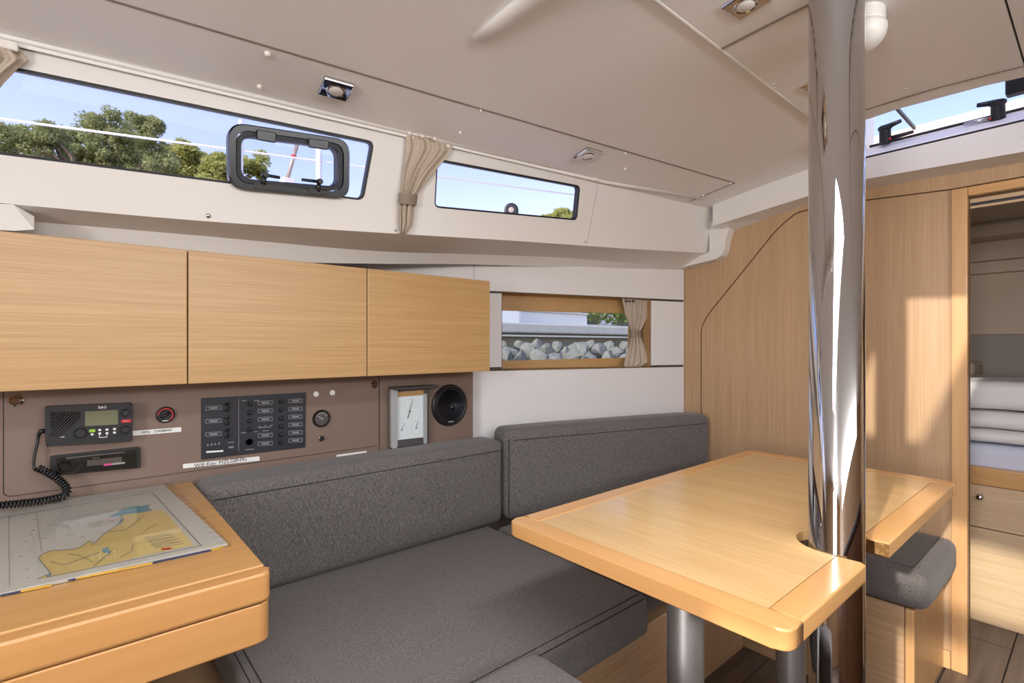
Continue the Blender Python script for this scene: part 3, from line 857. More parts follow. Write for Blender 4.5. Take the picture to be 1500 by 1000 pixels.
dk[0].y -= e; dk[3].y -= e; dk[1].y += e; dk[2].y += e; dk[2].z -= e; dk[3].z -= e
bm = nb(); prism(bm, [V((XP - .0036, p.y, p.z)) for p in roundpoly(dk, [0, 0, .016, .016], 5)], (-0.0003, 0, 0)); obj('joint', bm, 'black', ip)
bm = nb(); box(bm, XP - .03, XP - .004, -1.88, -0.9005, 0.40, cbot + .004); obj('aft_panel', bm, 'brown', ip)
for (u, v) in ((23, 587), (548, 563)):
    p = onX(u, v, XP)
    bm = nb(); lathe(bm, p, (1, 0, 0), [(.013, -.002), (.013, .002), (.010, .004), (.009, .0025), (0, .0025)], 24); lo = obj('latch', bm, 'chrome', flap)
    bm = nb(); box(bm, p.x + .0025, p.x + .007, p.y - .008, p.y + .008, p.z - .0025, p.z + .0025, .001, 1); obj('thumb_turn', bm, 'chrome', lo)

def PX(u, v, w=0.0): return onX(u, v, XP + w)
def prect(bm, quad, w, th, r=0.0, bev=0.0):
    pts = [PX(u, v, w) for u, v in quad]
    if r: pts = roundpoly(pts, r, 4)
    prism(bm, pts, (th, 0, 0), bev, 2)
    return bm
UR, UU = (0, 1, 0), (0, 0, 1)           # reading direction on the port side

ZCH = 0.75                               # chart table height
# ---- VHF radio
rd = thing('vhf_radio', PX(130, 648), 'black marine radio with a screen and knobs mounted on the taupe panel', 'radio')
RW = 0.030
def rq(a, b, c, d): return [(x / 4.545, 540 + y / 4.545) for x, y in (a, b, c, d)]
obj('housing', prect(nb(), rq((300, 246), (876, 222), (876, 470), (305, 503)), 0.0, RW, 0.006, 0.003), 'black', rd)
for i in range(11):                       # diagonal speaker slots
    x0 = 335 + i * 0; 
    d = i * 22
    a = (335 + max(0, d - 160), 290 + min(d, 160)); b = (335 + min(d + 10, 200), 285 + max(0, d - 190))
    bm = nb(); tube(bm, [PX(a[0] / 4.545, 540 + a[1] / 4.545, RW), PX(b[0] / 4.545, 540 + b[1] / 4.545, RW)], 0.0014, 6); obj('speaker_slot', bm, 'blackgloss', rd)
obj('screen', prect(nb(), rq((566, 284), (785, 272), (785, 370), (566, 382)), RW, 0.0008), 'lcd', rd)
txt('lettering', 'B&G', 0.0085, PX(150, 596.5, RW + .0006), UR, UU, 'white', rd)
txt('lettering', 'VHF', 0.0045, PX(91.5, 640, RW + .0006), UR, UU, 'white', rd)
for (x, y, r) in ((535, 425, .0115), (834, 290, .0085), (832, 402, .0090)):
    bm = nb(); lathe(bm, PX(x / 4.545, 540 + y / 4.545, RW), (1, 0, 0), [(r, 0), (r, .010), (r * .85, .0125), (0, .0125)], 24); obj('knob', bm, 'black', rd)
obj('distress_key', prect(nb(), rq((808, 338), (872, 334), (872, 356), (808, 360)), RW, 0.002), 'red', rd)
txt('lettering', 'DISTRESS', 0.0026, PX(184.7, 616.5, RW + .0024), UR, UU, 'white', rd)
obj('menu_key', prect(nb(), rq((592, 404), (634, 401), (634, 420), (592, 423)), RW, 0.0015, .001), 'green', rd)
for (x, y) in ((613, 436), (664, 407), (664, 430), (712, 404), (712, 428), (762, 400), (762, 424)):
    obj('key', prect(nb(), rq((x - 9, y - 6), (x + 9, y - 7), (x + 9, y + 6), (x - 9, y + 7)), RW, 0.0015, .001), 'white', rd)
for q in (((660, 440), (664, 440), (664, 458), (660, 458)), ((664, 455), (712, 452), (712, 456), (664, 459)), ((710, 436), (714, 436), (714, 454), (710, 454))):
    obj('printed_line', prect(nb(), rq(*q), RW, 0.0004), 'white', rd)
# coiled handset cord
cord = thing('coiled_cord', PX(57, 631), 'black coiled handset cord hanging from the marine radio to the chart table', 'cord')
bm = nb(); tube(bm, [PX(66, 631, .014), PX(60, 631, .016), PX(57, 636, .016)], [.006, .0055, .004], 10); obj('plug', bm, 'black', cord, smooth=True)
bm = nb(); tube(bm, [PX(57, 636, .016), PX(55, 648, .018), PX(51, 664, .02), PX(49, 678, .022), PX(50, 686, .024), PX(54, 688, .026)], .0028, 8); obj('straight_lead', bm, 'black', cord, smooth=True)
path = [PX(*q) for q in ((54, 684, .026), (66, 690, .03), (80, 698, .033), (92, 708, .035), (98, 717, .037), (94, 726, .04), (80, 731, .045), (60, 734, .05), (30, 737, .055), (0, 740, .06), (-40, 745, .065))]
def spline(pts, n):
    out = []
    P = [pts[0]] + list(pts) + [pts[-1]]
    for i in range(1, len(P) - 2):
        for k in range(n):
            t = k / n
            a, b, c, d = P[i - 1], P[i], P[i + 1], P[i + 2]
            out.append(0.5 * ((2 * b) + (c - a) * t + (2 * a - 5 * b + 4 * c - d) * t * t + (3 * b - a - 3 * c + d) * t ** 3))
    out.append(P[-2]); return out
for q in path: q.z = max(q.z, ZCH + .0178)          # lies on the chart sleeve
sp = spline(path, 24)
hel = []; s = 0.0
prevx = None
for i in range(len(sp) - 1):
    t = (sp[i + 1] - sp[i]); L = t.length; t.normalize()
    x = t.cross(V((0, 0, 1))).normalized() if prevx is None else (prevx - t * prevx.dot(t)).normalized()
    prevx = x; y = t.cross(x)
    K_ = max(2, int(L / 0.0007))
    for k in range(K_):
        f = k / K_; ph = (s + L * f) / 0.0062 * 2 * math.pi
        hel.append(sp[i].lerp(sp[i + 1], f) + (x * math.cos(ph) + y * math.sin(ph)) * 0.0068)
    s += L
bm = nb(); tube(bm, hel, 0.0025, 5); obj('coil', bm, 'black', cord, smooth=True)

# ---- car stereo
st = thing('car_stereo', PX(140, 694), 'black car stereo slotted into the taupe panel under the radio', 'stereo')
obj('surround', prect(nb(), rq((334, 578), (932, 516), (936, 655), (336, 700)), 0.0, 0.010, 0.004, 0.002), 'black', st)
obj('fascia', prect(nb(), rq((375, 590), (906, 535), (908, 655), (375, 705)), 0.010, 0.008, 0.002, 0.001), 'blackgloss', st)
obj('disc_slot', prect(nb(), rq((440, 590), (830, 550), (830, 558), (440, 600)), 0.018, 0.0006), 'slate', st)
bm = nb(); lathe(bm, PX(430 / 4.545, 540 + 645 / 4.545, 0.018), (1, 0, 0), [(.012, 0), (.012, .009), (.009, .011), (0, .011)], 8); obj('knob', bm, 'blackgloss', st)
bm = nb(); tube(bm, [PX(505 / 4.545, 540 + 600 / 4.545, .019), PX(543 / 4.545, 540 + 630 / 4.545, .019), PX(498 / 4.545, 540 + 688 / 4.545, .019), PX(445 / 4.545, 540 + 694 / 4.545, .019)], 0.0006, 5); obj('chrome_line', bm, 'chrome', st)
obj('display', prect(nb(), rq((580, 610), (810, 585), (812, 625), (580, 648)), 0.018, 0.0005), 'darkgap', st)
obj('source_light', prect(nb(), rq((690, 634), (745, 628), (745, 640), (690, 646)), 0.018, 0.001), 'pink', st)
obj('source_light', prect(nb(), rq((747, 628), (832, 619), (832, 630), (747, 640)), 0.018, 0.001), 'grey', st)
obj('small_print', prect(nb(), rq((616, 593), (664, 588), (664, 593), (616, 598)), 0.018, 0.0005), 'slate', st)

# ---- stuck-on labels
def sticker(quad, s, size, label):
    c = PX(sum(q[0] for q in quad) / 4, sum(q[1] for q in quad) / 4)
    t = thing('label_strip', c, label, 'label')
    obj('tape', prect(nb(), quad, -0.0006, 0.0011), 'white', t)
    if s: txt('lettering', s, size, c + V((0.0010, 0, 0)), UR, UU, 'black', t)
    return t
sticker(((193, 631), (265.5, 625.4), (265.5, 632), (193, 638)), 'MMSI : 239088440', 0.0088, 'white label strip with a call number between the radio and the red-ringed dial')
sticker(((268, 679.5), (380, 668), (380, 674.5), (268, 685.8)), 'Wifi Key: MZLG8N9u', 0.0145, 'white label strip with the wifi key under the switch panel')
bm = nb(); prism(bm, [PX(u, v, -.004) for u, v in ((493, 666), (537, 660), (537, 663), (493, 669))], (0.0008, 0, 0)); tag(obj('label_strip', bm, 'white'), 'blank white label strip just above the sofa back, below the flap', 'label')

# ---- rotary battery switch with red ring
ds = thing('rotary_switch', PX(242, 607), 'round black rotary switch with a red ring', 'switch')
p = PX(242, 607)
bm = nb(); lathe(bm, p, (1, 0, 0), [(.021, 0), (.021, .006), (.0185, .008), (.0185, .006), (0, .006)], 32); obj('bezel', bm, 'black', ds)
bm = nb()
for k in range(24):
    a0, a1 = math.radians(-60 + k * 10), math.radians(-60 + (k + 1) * 10)
    q = [p + V((.0063, r * math.cos(a), r * math.sin(a))) for r, a in ((.0145, a0), (.0175, a0), (.0175, a1), (.0145, a1))]
    bm.faces.new([bm.verts.new(x) for x in q])
bmesh.ops.remove_doubles(bm, verts=bm.verts, dist=1e-6)
obj('red_ring', bm, 'red', ds)
bm = nb(); lathe(bm, p, (1, 0, 0), [(.012, .006), (.011, .010), (0, .010)], 24); kn = obj('knob', bm, 'black', ds)
bm = nb(); tube(bm, [p + V((.012, -.008, -.006)), p + V((.012, .008, .006))], .0035, 8); obj('grip_bar', bm, 'black', kn, smooth=True)
bm = nb(); box(bm, p.x + .0060, p.x + .0066, p.y - .007, p.y + .006, p.z - .0165, p.z - .0145); obj('small_print', bm, 'white', ds)

# ---- switch panel
sw = thing('switch_panel', PX(370, 665), 'dark navy switch panel with rows of buttons and white labels', 'switch panel')
def S(x, y, w=0.0): return PX(280 + x / 6.818, 560 + y / 6.818, w)
def srect(bm, x0, y0, x1, y1, sl, w, th):
    pts = [S(x0, y0, w), S(x1, y0 - sl * (x1 - x0), w), S(x1, y1 - sl * (x1 - x0), w), S(x0, y1, w)]
    prism(bm, pts, (th, 0, 0)); return bm
bm = nb(); prism(bm, [S(100, 158), S(472, 138), S(472, 722), S(100, 768)], (0.004, 0, 0), .0006, 1); obj('faceplate', bm, 'navy', sw)
bm = nb(); prism(bm, [S(476, 138), S(1140, 100), S(1136, 645), S(476, 722)], (0.004, 0, 0), .0006, 1); obj('faceplate', bm, 'navy', sw)
obj('printed_line', srect(nb(), 473.5, 160, 477.5, 690, 0, .004, .0005), 'grey', sw)
def namebox(x0, y0, x1, y1, sl):
    bm = nb(); t = 4
    ymid = (y0 + y1) / 2
    srect(bm, x0, y0, x1, y0 + t, sl, .004, .0004); srect(bm, x0, y1 - t, x1, y1, sl, .004, .0004)
    srect(bm, x0, y0, x0 + t, y1, sl, .004, .0004)
    srect(bm, x1 - t, y0 - sl * (x1 - x0 - t), x1, y1 - sl * (x1 - x0 - t), sl, .004, .0004)
    f = obj('name_plate', bm, 'grey', sw)
    bm = nb()
    a = x0 + (x1 - x0) * .2
    for r_, (l0, l1) in enumerate(((.2, .8), (.28, .74))):
        srect(bm, x0 + (x1 - x0) * l0, ymid - 7 + r_ * 9 - sl * (x1 - x0) * l0, x0 + (x1 - x0) * l1, ymid - 1 + r_ * 9 - sl * (x1 - x0) * l0, sl, .004, .0004)
    obj('small_print', bm, 'grey', f)
for i, y in enumerate((240, 370, 500)):
    namebox(143, y, 303, y + 38, .06)
    for dy in (-30, 0, 38, 62):
        if dy == 0: continue
    for j in range(2):
        bm = nb(); lathe(bm, S(345, y - 25 + j * 62, .004), (1, 0, 0), [(.0038, 0), (.0038, .006), (.0028, .009), (0, .010)], 14); obj('breaker_button', bm, 'blackgloss', sw, smooth=False)
    bm = nb(); prism(bm, [S(362, y - 45, .004), S(378, y - 46, .004), S(378, y + 55, .004), S(362, y + 56, .004)], (0.007, 0, 0), .001, 1); obj('breaker', bm, 'black', sw)
    bm = nb(); lathe(bm, S(442, y - 2, .004), (1, 0, 0), [(.0011, 0), (.0011, .0006), (0, .0008)], 8); obj('indicator', bm, 'red', sw)
for (x, y) in ((585, 212), (582, 300), (580, 382), (582, 465), (896, 190), (896, 272), (895, 355), (893, 437), (892, 518), (890, 596)):
    bm = nb(); lathe(bm, S(x, y, .004), (1, 0, 0), [(.0062, 0), (.0062, .006), (.0045, .0085), (0, .009)], 20); obj('push_button', bm, 'black', sw, smooth=False)
bm = nb(); lathe(bm, S(578, 592, .004), (1, 0, 0), [(.0098, 0), (.0098, .003), (.007, .003), (.006, -.0035), (0, -.0035)], 24); obj('power_socket', bm, 'blackgloss', sw)
for i, y in enumerate((186, 266, 348, 510, 592)): namebox(668, y, 812, y + 40, .05)
for i, y in enumerate((167, 247, 325, 404, 483, 561)): namebox(975, y, 1110, y + 38, .045)
for (x0, y0, x1) in ((510, 180, 548), (628, 178, 676), (500, 500, 546), (630, 490, 664), (672, 448, 800), (715, 480, 775), (675, 436, 690), (732, 430, 750), (790, 426, 815), (540, 668, 630), (372, 597, 430), (374, 640, 425), (374, 650, 425)):
    obj('small_print', srect(nb(), x0, y0, x1, y0 + 6, .06, .004, .0004), 'grey', sw)
obj('nameplate_strip', srect(nb(), 150, 686, 320, 703, .07, .004, .0006), 'white', sw)
for x, y in ((166, 622), (204, 618), (241, 614), (279, 608)):
    bm = nb(); prism(bm, [S(x - 11, y + 10, .004), S(x + 11, y + 8, .004), S(x, y - 12, .004)], (.0004, 0, 0)); obj('printed_symbol', bm, 'grey', sw)

# ---- gauge, push button and two white blanking caps
ga = thing('tank_gauge', PX(470.5, 612.5), 'small round black tank gauge with a chrome needle face', 'gauge')
p = PX(470.5, 612.5)
bm = nb(); lathe(bm, p, (1, 0, 0), [(.0275, 0), (.0275, .005), (.0255, .008), (.0225, .008), (.0215, .004), (0, .004)], 36); obj('bezel', bm, 'blackgloss', ga)
bm = nb(); lathe(bm, p, (1, 0, 0), [(.0215, .0035), (.0215, .0045), (0, .0045)], 32); obj('face', bm, 'slate', ga)
bm = nb(); tube(bm, [p + V((.006, .004, -.003)), p + V((.006, -.011, .008))], [.0012, .0005], 6); obj('needle', bm, 'white', ga)
for k in range(7):
    a = math.radians(150 - k * 20)
    bm = nb(); tube(bm, [p + V((.0048, .015 * math.cos(a), .015 * math.sin(a))), p + V((.0048, .019 * math.cos(a), .019 * math.sin(a)))], .0006, 5); obj('tick', bm, 'white', ga)
pb = thing('push_button', PX(471, 642), 'small chrome ringed push button below the tank gauge', 'button')
bm = nb(); lathe(bm, PX(471, 642), (1, 0, 0), [(.0088, 0), (.0088, .002), (.0065, .004), (0, .004)], 20); obj('ring', bm, 'chrome', pb)
bm = nb(); lathe(bm, PX(471, 642, .004), (1, 0, 0), [(.0058, 0), (.0058, .010), (.004, .012), (0, .012)], 16); obj('plunger', bm, 'black', pb)
for (u, v) in ((463, 577), (487, 575)):
    bm = nb(); lathe(bm, PX(u, v), (1, 0, 0), [(.0085, -.001), (.0085, .002), (.007, .0035), (0, .0035)], 20)
    tag(obj('blanking_cap', bm, 'whiteplastic'), 'round white blanking cap on the taupe panel right above the tank gauge', 'cap', 'white blanking caps')

# ---- weather station
we = thing('weather_station', PX(598, 655), 'silver wall weather station with a white dial face and dark cap', 'weather station')
def wq(*q): return [(560 + x / 10.0, 560 + y / 10.0) for x, y in q]
obj('back', prect(nb(), wq((105, 95), (640, 60), (640, 880), (105, 955)), 0.0, 0.022, .003, .001), 'slate', we)
obj('side_column', prect(nb(), wq((105, 100), (200, 95), (200, 955), (110, 962)), 0.022, 0.012, .006, .003), 'silver', we)
obj('side_column', prect(nb(), wq((590, 170), (640, 160), (640, 885), (590, 893)), 0.022, 0.008, .002, .001), 'silver', we)
obj('wood_inlay', prect(nb(), wq((200, 140), (600, 110), (600, 180), (200, 215)), 0.022, 0.002), 'oak_y', we)
fc = obj('dial_face', prect(nb(), wq((200, 215), (592, 185), (592, 800), (200, 845)), 0.022, 0.0015), 'dialface', we)
obj('base_bar', prect(nb(), wq((200, 855), (612, 808), (612, 890), (200, 945)), 0.022, 0.006, .001), 'slate', we)
c4 = [PX(u, v, 0.0) for u, v in wq((85, 98), (720, 60))]
bm = nb(); prism(bm, [c4[0] + V((0, 0, 0)), c4[0] + V((.055, 0, -.001)), c4[1] + V((.05, 0, -.001)), c4[1]], (0, 0, .009), .003, 2); obj('cap', bm, 'slate', we)
def needle(x0, y0, x1, y1, r0, r1, hub):
    a, b = wq((x0, y0), (x1, y1))
    bm = nb(); tube(bm, [PX(a[0], a[1], .026), PX(b[0], b[1], .026)], [r0, r1], 6); nd = obj('needle', bm, 'black', we)
    bm = nb(); lathe(bm, PX(*wq((hub[0], hub[1]))[0], .0235), (1, 0, 0), [(hub[2], 0), (hub[2], .004), (0, .0045)], 12); obj('hub', bm, 'black', nd)
needle(375, 525, 445, 240, .0014, .0004, (398, 422, .0026))
needle(280, 695, 320, 610, .0008, .0004, (283, 692, .0020))
needle(492, 668, 520, 575, .0008, .0004, (494, 664, .0020))
bm = nb()
def dialmarks(cx, cy, rx, ry, a0, a1, n):
    for k in range(n):
        a = math.radians(a0 + (a1 - a0) * k / (n - 1))
        q = wq((cx + rx * math.cos(a), cy - ry * math.sin(a)))[0]
        lathe(bm, PX(q[0], q[1], .0235), (1, 0, 0), [(.0009, 0), (.0009, .0004), (0, .0004)], 6)
dialmarks(398, 422, 165, 175, -40, 220, 22); dialmarks(290, 690, 80, 100, -40, 220, 14); dialmarks(495, 665, 70, 95, -40, 220, 14); dialmarks(390, 380, 100, 75, 20, 160, 5)
obj('dial_marks', bm, 'ink', we)
# ---- loudspeaker
ls = thing('loudspeaker', PX(658, 593), 'round black loudspeaker mounted beside the weather station', 'speaker')
p = PX(658, 593)
bm = nb(); lathe(bm, p, (1, 0, 0), [(.078, 0), (.078, .006), (.073, .012), (.068, .012), (.064, .009), (.03, .001), (.026, .003), (.018, .006), (0, .008)], 48); obj('basket', bm, 'black', ls, smooth=False)
bm = nb(); lathe(bm, p, (1, 0, 0), [(.066, .0095), (.062, .012), (.057, .0085)], 48); obj('surround', bm, 'rubber', ls, smooth=True)
bm = nb(); lathe(bm, p + V((.002, .012, -.01)), (1, .0, 0), [(.014, 0), (.012, .006), (.006, .010), (0, .011)], 24); obj('tweeter', bm, 'blackgloss', ls, smooth=True)
q = PX(660.5, 617.3, .0125)
bm = nb(); box(bm, q.x - .001, q.x + .0005, q.y - .011, q.y + .011, q.z - .002, q.z + .002); obj('badge', bm, 'silver', ls)

# ---- chart table
ZT = 0.75
gcn = onZ(371, 827, ZT); XF = onX(398, 880, -0.895)
xg, yg = gcn.x, 0.235
ct = thing('chart_table', (-1.2, 0.0, 0.64), 'beech chart table with a rounded front edge and lifting lid', 'chart table')
xf = -0.898; y1 = onX(398, 880, xf).y
zb = onX(398, 936, xf).z; zm = onX(398, 879, xf).z
bm = nb(); prism(bm, roundpoly([V((xg + .012, -0.75, zm + .0004)), V((xf, -0.75, zm + .0004)), V((xf, y1, zm + .0004)), V((xg + .012, y1, zm + .0004))], [0, 0, .022, 0], 6), (0, 0, ZT - zm - .0012), .007, 3)
obj('front_rail', bm, 'beech_y', ct, wn=True)
bm = nb(); box(bm, XP + .003, xg + .0105, -0.75, y1 - .004, zm + .0012, ZT, .0015, 1); obj('lid', bm, 'oak_lid', ct)
bm = nb(); prism(bm, roundpoly([V((XP + .003, -0.75, zb)), V((xf, -0.75, zb)), V((xf, y1, zb)), V((XP + .003, y1, zb))], [0, 0, .022, 0], 6), (0, 0, zm - zb - .0002), .003, 3)
obj('drawer_box', bm, 'beech_y', ct, wn=True)
bm = nb(); box(bm, XP + .02, -1.05, -0.75, 0.08, 0.0, zb - .0005, .003); obj('pedestal', bm, 'oakseat', ct)

# ---- nautical chart in a clear sleeve
def Z(u, v, dz=0.0): return onZ(u, v, ZT + dz)
chart = thing('nautical_chart', Z(180, 790), 'folded nautical chart in a clear sleeve lying on the chart table', 'chart')
cq = [Z(-260, 780, .001), Z(240, 712.5, .001), Z(333, 799, .001), Z(-260, 932, .001)]
cq[0].x = max(cq[0].x, XP + .008)
bm = nb(); prism(bm, cq, (0, 0, .005)); obj('sheet', bm, 'paper', chart)
def cc(pts, dz=.0062): return [Z(x / 4.412, 700 + y / 4.411, dz) for x, y in pts]
land = [(240, 655), (285, 632), (320, 622), (318, 600), (290, 570), (265, 540), (248, 520), (262, 500), (300, 480), (340, 468), (380, 470), (420, 465), (470, 462), (510, 450), (545, 430), (572, 408), (590, 412), (600, 432), (635, 400), (660, 370), (700, 345), (740, 315), (775, 300), (800, 268), (780, 250), (800, 235), (900, 225), (985, 212), (1042, 204), (1085, 238), (1255, 432), (880, 512), (700, 556), (560, 592), (400, 626)]
bm = nb(); plate(bm, cc(land), [], (0, 0, .0002)); obj('land_print', bm, 'land', chart)
for sh in ([(700, 248), (752, 225), (800, 200), (862, 186), (915, 180), (965, 172), (958, 190), (985, 208), (930, 220), (870, 226), (800, 238), (745, 246)], [(655, 462), (680, 450), (702, 446), (700, 462), (718, 478), (700, 486), (670, 482)],
           [(755, 300), (800, 272), (785, 262), (770, 285)], [(295, 628), (330, 612), (335, 625), (300, 640)]):
    bm = nb(); plate(bm, cc(sh, .0066), [], (0, 0, .0002)); obj('shallows_print', bm, 'shoal', chart)
bm = nb(); plate(bm, cc([(872, 378), (1165, 330), (1250, 428), (890, 505)], .0066), [], (0, 0, .0002)); nt_ = obj('note_print', bm, 'landlight', chart)
for k in range(9):
    x0, x1 = 930 + k * 7 + (k % 3) * 8, 1120 + k * 9 - (k % 2) * 25
    y = 385 + k * 8
    bm = nb(); plate(bm, cc([(x0, y), (x1, y - 28), (x1, y - 26), (x0, y + 2.5)], .0070), [], (0, 0, .0001)); obj('small_print', bm, 'ink', nt_)
bm = nb(); plate(bm, cc([(1040, 455), (1100, 447), (1112, 457), (1050, 466)], .0070), [], (0, 0, .0001)); obj('stamp_print', bm, 'red', nt_)
def cline(pts, w, name='chart_line', dz=.0071, mat='ink'):
    bm = nb(); tube(bm, cc(pts, dz), w, 4); obj(name, bm, mat, chart)
cline([(985, 92), (1300, 435)], .0007); cline([(1300, 435), (300, 640)], .0005)
cline([(55, 250), (62, 700)], .0003); cline([(235, 225), (270, 480)], .0003); cline([(985, 92), (-200, 290)], .0004)
cline([(x, y - 2) for x, y in land[:26]], .0005)
cline([(600, 575), (660, 520), (705, 490), (720, 470)], .0006); cline([(440, 490), (520, 500), (600, 540)], .0004); cline([(780, 510), (850, 470), (860, 430)], .0004)
cline([(700, 350), (820, 330), (930, 240)], .0005); cline([(920, 360), (950, 330), (1010, 300)], .0004); cline([(330, 540), (420, 560), (500, 530), (640, 480)], .0004)
random.seed(3)
for k in range(46):
    x, y = random.uniform(20, 720), random.uniform(240, 660)
    if y > 470 - (x - 300) * .3 and x > 230: continue
    cline([(x, y), (x + random.uniform(8, 22), y - 3)], .0004, 'sounding_print')
for (a, b, m) in (((0, 872), (30, 866), 'navyblue'), ((30, 866), (75, 857), 'yellow'), ((95, 850), (110, 848), 'navyblue'), ((112, 847), (222, 825), 'yellow'), ((224, 824), (308, 806), 'navyblue'), ((309, 806), (326, 801), 'yellow')):
    p0, p1 = Z(*a, .0018), Z(*b, .0018)
    bm = nb(); prism(bm, [p0, p1, p1 + V((.004, .0005, 0)), p0 + V((.004, .0005, 0))], (0, 0, .002)); obj('cover_edge', bm, m, chart)
sq = [Z(-280, 779, .0085), Z(252, 706.5, .0085), Z(340, 800, .0085), Z(-280, 938, .0085)]
sq[0].x = max(sq[0].x, XP + .006)
bm = nb(); prism(bm, sq, (0, 0, .0008)); obj('sleeve', bm, 'sleeve', chart)
for k in range(18):                           # crimped edge of the sleeve
    t = k / 17
    a = sq[1].lerp(sq[2], t); bm = nb(); tube(bm, [a + V((0, -.018, .0006)), a + V((.002, .002, .0006))], .0009, 4); obj('crimp', bm, 'sleeve', chart)

# ---- sofa
ZS = 0.45
def seam(pts, parent, r=.0016):
    bm = nb(); tube(bm, pts, r, 5); obj('stitching', bm, 'thread', parent)
XS1 = -1.465; YS1 = onZ(933, 862, ZS).y
cu = thing('seat_cushion', (-1.15, 0.7, ZS - .11), 'long charcoal seat cushion in front of the taupe panel', 'cushion')
obj('cover', rcushion(-1.60, -0.80, 0.262, YS1, ZS - .109, ZS, .022, (.004, .004, .006)), 'cushion_top', cu, smooth=True)
seam([V((-0.822, 0.29, ZS + .0005)), V((-0.822, YS1 - .025, ZS + .0005))], cu); seam([V((-0.806, 0.29, ZS - .006)), V((-0.806, YS1 - .025, ZS - .006))], cu)
seam([V((-1.40, 0.284, ZS + .0005)), V((-0.83, 0.284, ZS + .0005))], cu); seam([V((-1.40, 0.270, ZS - .005)), V((-0.83, 0.270, ZS - .005))], cu)
bk = thing('back_cushion', (-1.53, 0.7, ZS), 'long charcoal back cushion leaning on the taupe instrument panel', 'cushion')
YB0, YB1 = max(onX(285, 760, -1.475).y, y1 + .002), onX(739, 700, -1.475).y
obj('cover', rcushion(-1.609, -1.475, YB0, YB1 - .002, ZS + .006, 0.764, .026, (.006, .004, .004)), 'cushion', bk, smooth=True)
for x, z in ((-1.4775, 0.738), (-1.4705, 0.728)): seam([V((x, YB0 + .02, z)), V((x, YB1 - .02, z))], bk, .0012)
seam([V((-1.471, YB1 - .018, 0.736)), V((-1.471, YB1 - .018, ZS + .02))], bk, .0011)
# second back cushion turned with the hull
p0 = V((-1.475, YB1 + .006, 0)); ang = math.atan2(0.28, 1.0)
RT = Matrix.Translation(p0) @ Matrix.Rotation(-ang, 4, 'Z')
bk2 = thing('back_cushion', tuple(p0 + V((0, .5, ZS))), 'charcoal back cushion under the hull window against the white lining', 'cushion')
Lb = 1.035
obj('cover', rcushion(-0.13, 0.0, 0.0, Lb, ZS + .006, 0.800, .03, (.006, .004, .004), T=RT), 'cushion', bk2, smooth=True)
seam([RT @ V((-.0025, .03, .772)), RT @ V((-.0025, Lb - .03, .772))], bk2, .0012); seam([RT @ V((.0045, .03, .76)), RT @ V((.0045, Lb - .03, .76))], bk2, .0012)
seam([RT @ V((.003, .012, .765)), RT @ V((.003, .012, ZS + .03))], bk2, .0012)
cu2 = thing('seat_cushion', (-1.15, 1.6, ZS - .11), 'charcoal corner seat cushion under the table beside the hull window', 'cushion')
obj('cover', rcushion(-1.47, -0.865, YS1 + .004, YB - .45, ZS - .109, ZS, .022, (.004, .002, .004)), 'cushion_top', cu2, smooth=True)
cu3 = thing('seat_cushion', (-0.85, YB - .22, ZS - .11), 'charcoal seat cushion standing against the oak bulkhead at the table end', 'cushion')
YC3 = YB - .445
XE3 = onZ(1398, 795, ZS).x
obj('cover', rcushion(-1.2, XE3, YC3, YB - .003, ZS - .107, ZS + .003, .028, (.006, .006, .008)), 'cushion_top', cu3, smooth=True)
for d, z in ((.040, .0046), (.030, .0036)):
    seam([V((XE3 - d, YB - .04, ZS + z)), V((XE3 - d, YC3 + .045, ZS + z))], cu3, .0012); seam([V((-1.15, YC3 + d, ZS + z)), V((XE3 - .04, YC3 + d, ZS + z))], cu3, .0012)
nv = thing('seat_cushion', (-0.57, 0.45, ZS - .11), 'charcoal cushion of the stool standing in front of the long seat', 'cushion')
obj('cover', rcushion(-0.792, -0.36, 0.22, 0.745, ZS - .116, ZS + .045, .05, (.004, .004, .008)), 'cushion_top', nv, smooth=True)
sb = thing('stool', (-0.57, 0.45, 0), 'oak boxed stool base under the charcoal stool cushion', 'stool')
bm = nb(); box(bm, -0.77, -0.39, 0.25, 0.695, 0.0, ZS - .1255, .004); obj('base', bm, 'oakseat', sb)
bm = nb(); box(bm, -0.765, -0.395, 0.6955, 0.705, 0.06, ZS - .15, .003); obj('door', bm, 'oakseat', sb)
base = thing('sofa_base', (-1.2, 1.0, 0), 'oak veneered box base under the sofa seat cushions', 'sofa base')
bm = nb(); box(bm, -1.60, -0.845, 0.10, YS1 + .3, 0.0, ZS - .1165, .003); obj('long_box', bm, 'oakseat', base)
bm = nb(); box(bm, -1.45, -0.88, YS1 + .301, YC3 + .02, 0.0, ZS - .1165, .003); obj('corner_box', bm, 'oakseat', base)
XE = onY(1383, 950, YB).x
sbx = thing('saloon_bench', (-0.7, 2.1, 0), 'oak veneered seat box with a beech corner post against the bulkhead', 'bench')
bm = nb(); box(bm, -1.2, XE - .025, YC3 + .025, YB - .004, 0.0, ZS - .1165, .003); obj('box', bm, 'oakseat', sbx)
bm = nb(); box(bm, XE - .0245, XE, YC3 + .025, YB - .004, 0.0, ZS - .1165, .006); obj('end_panel', bm, 'beech_z', sbx)

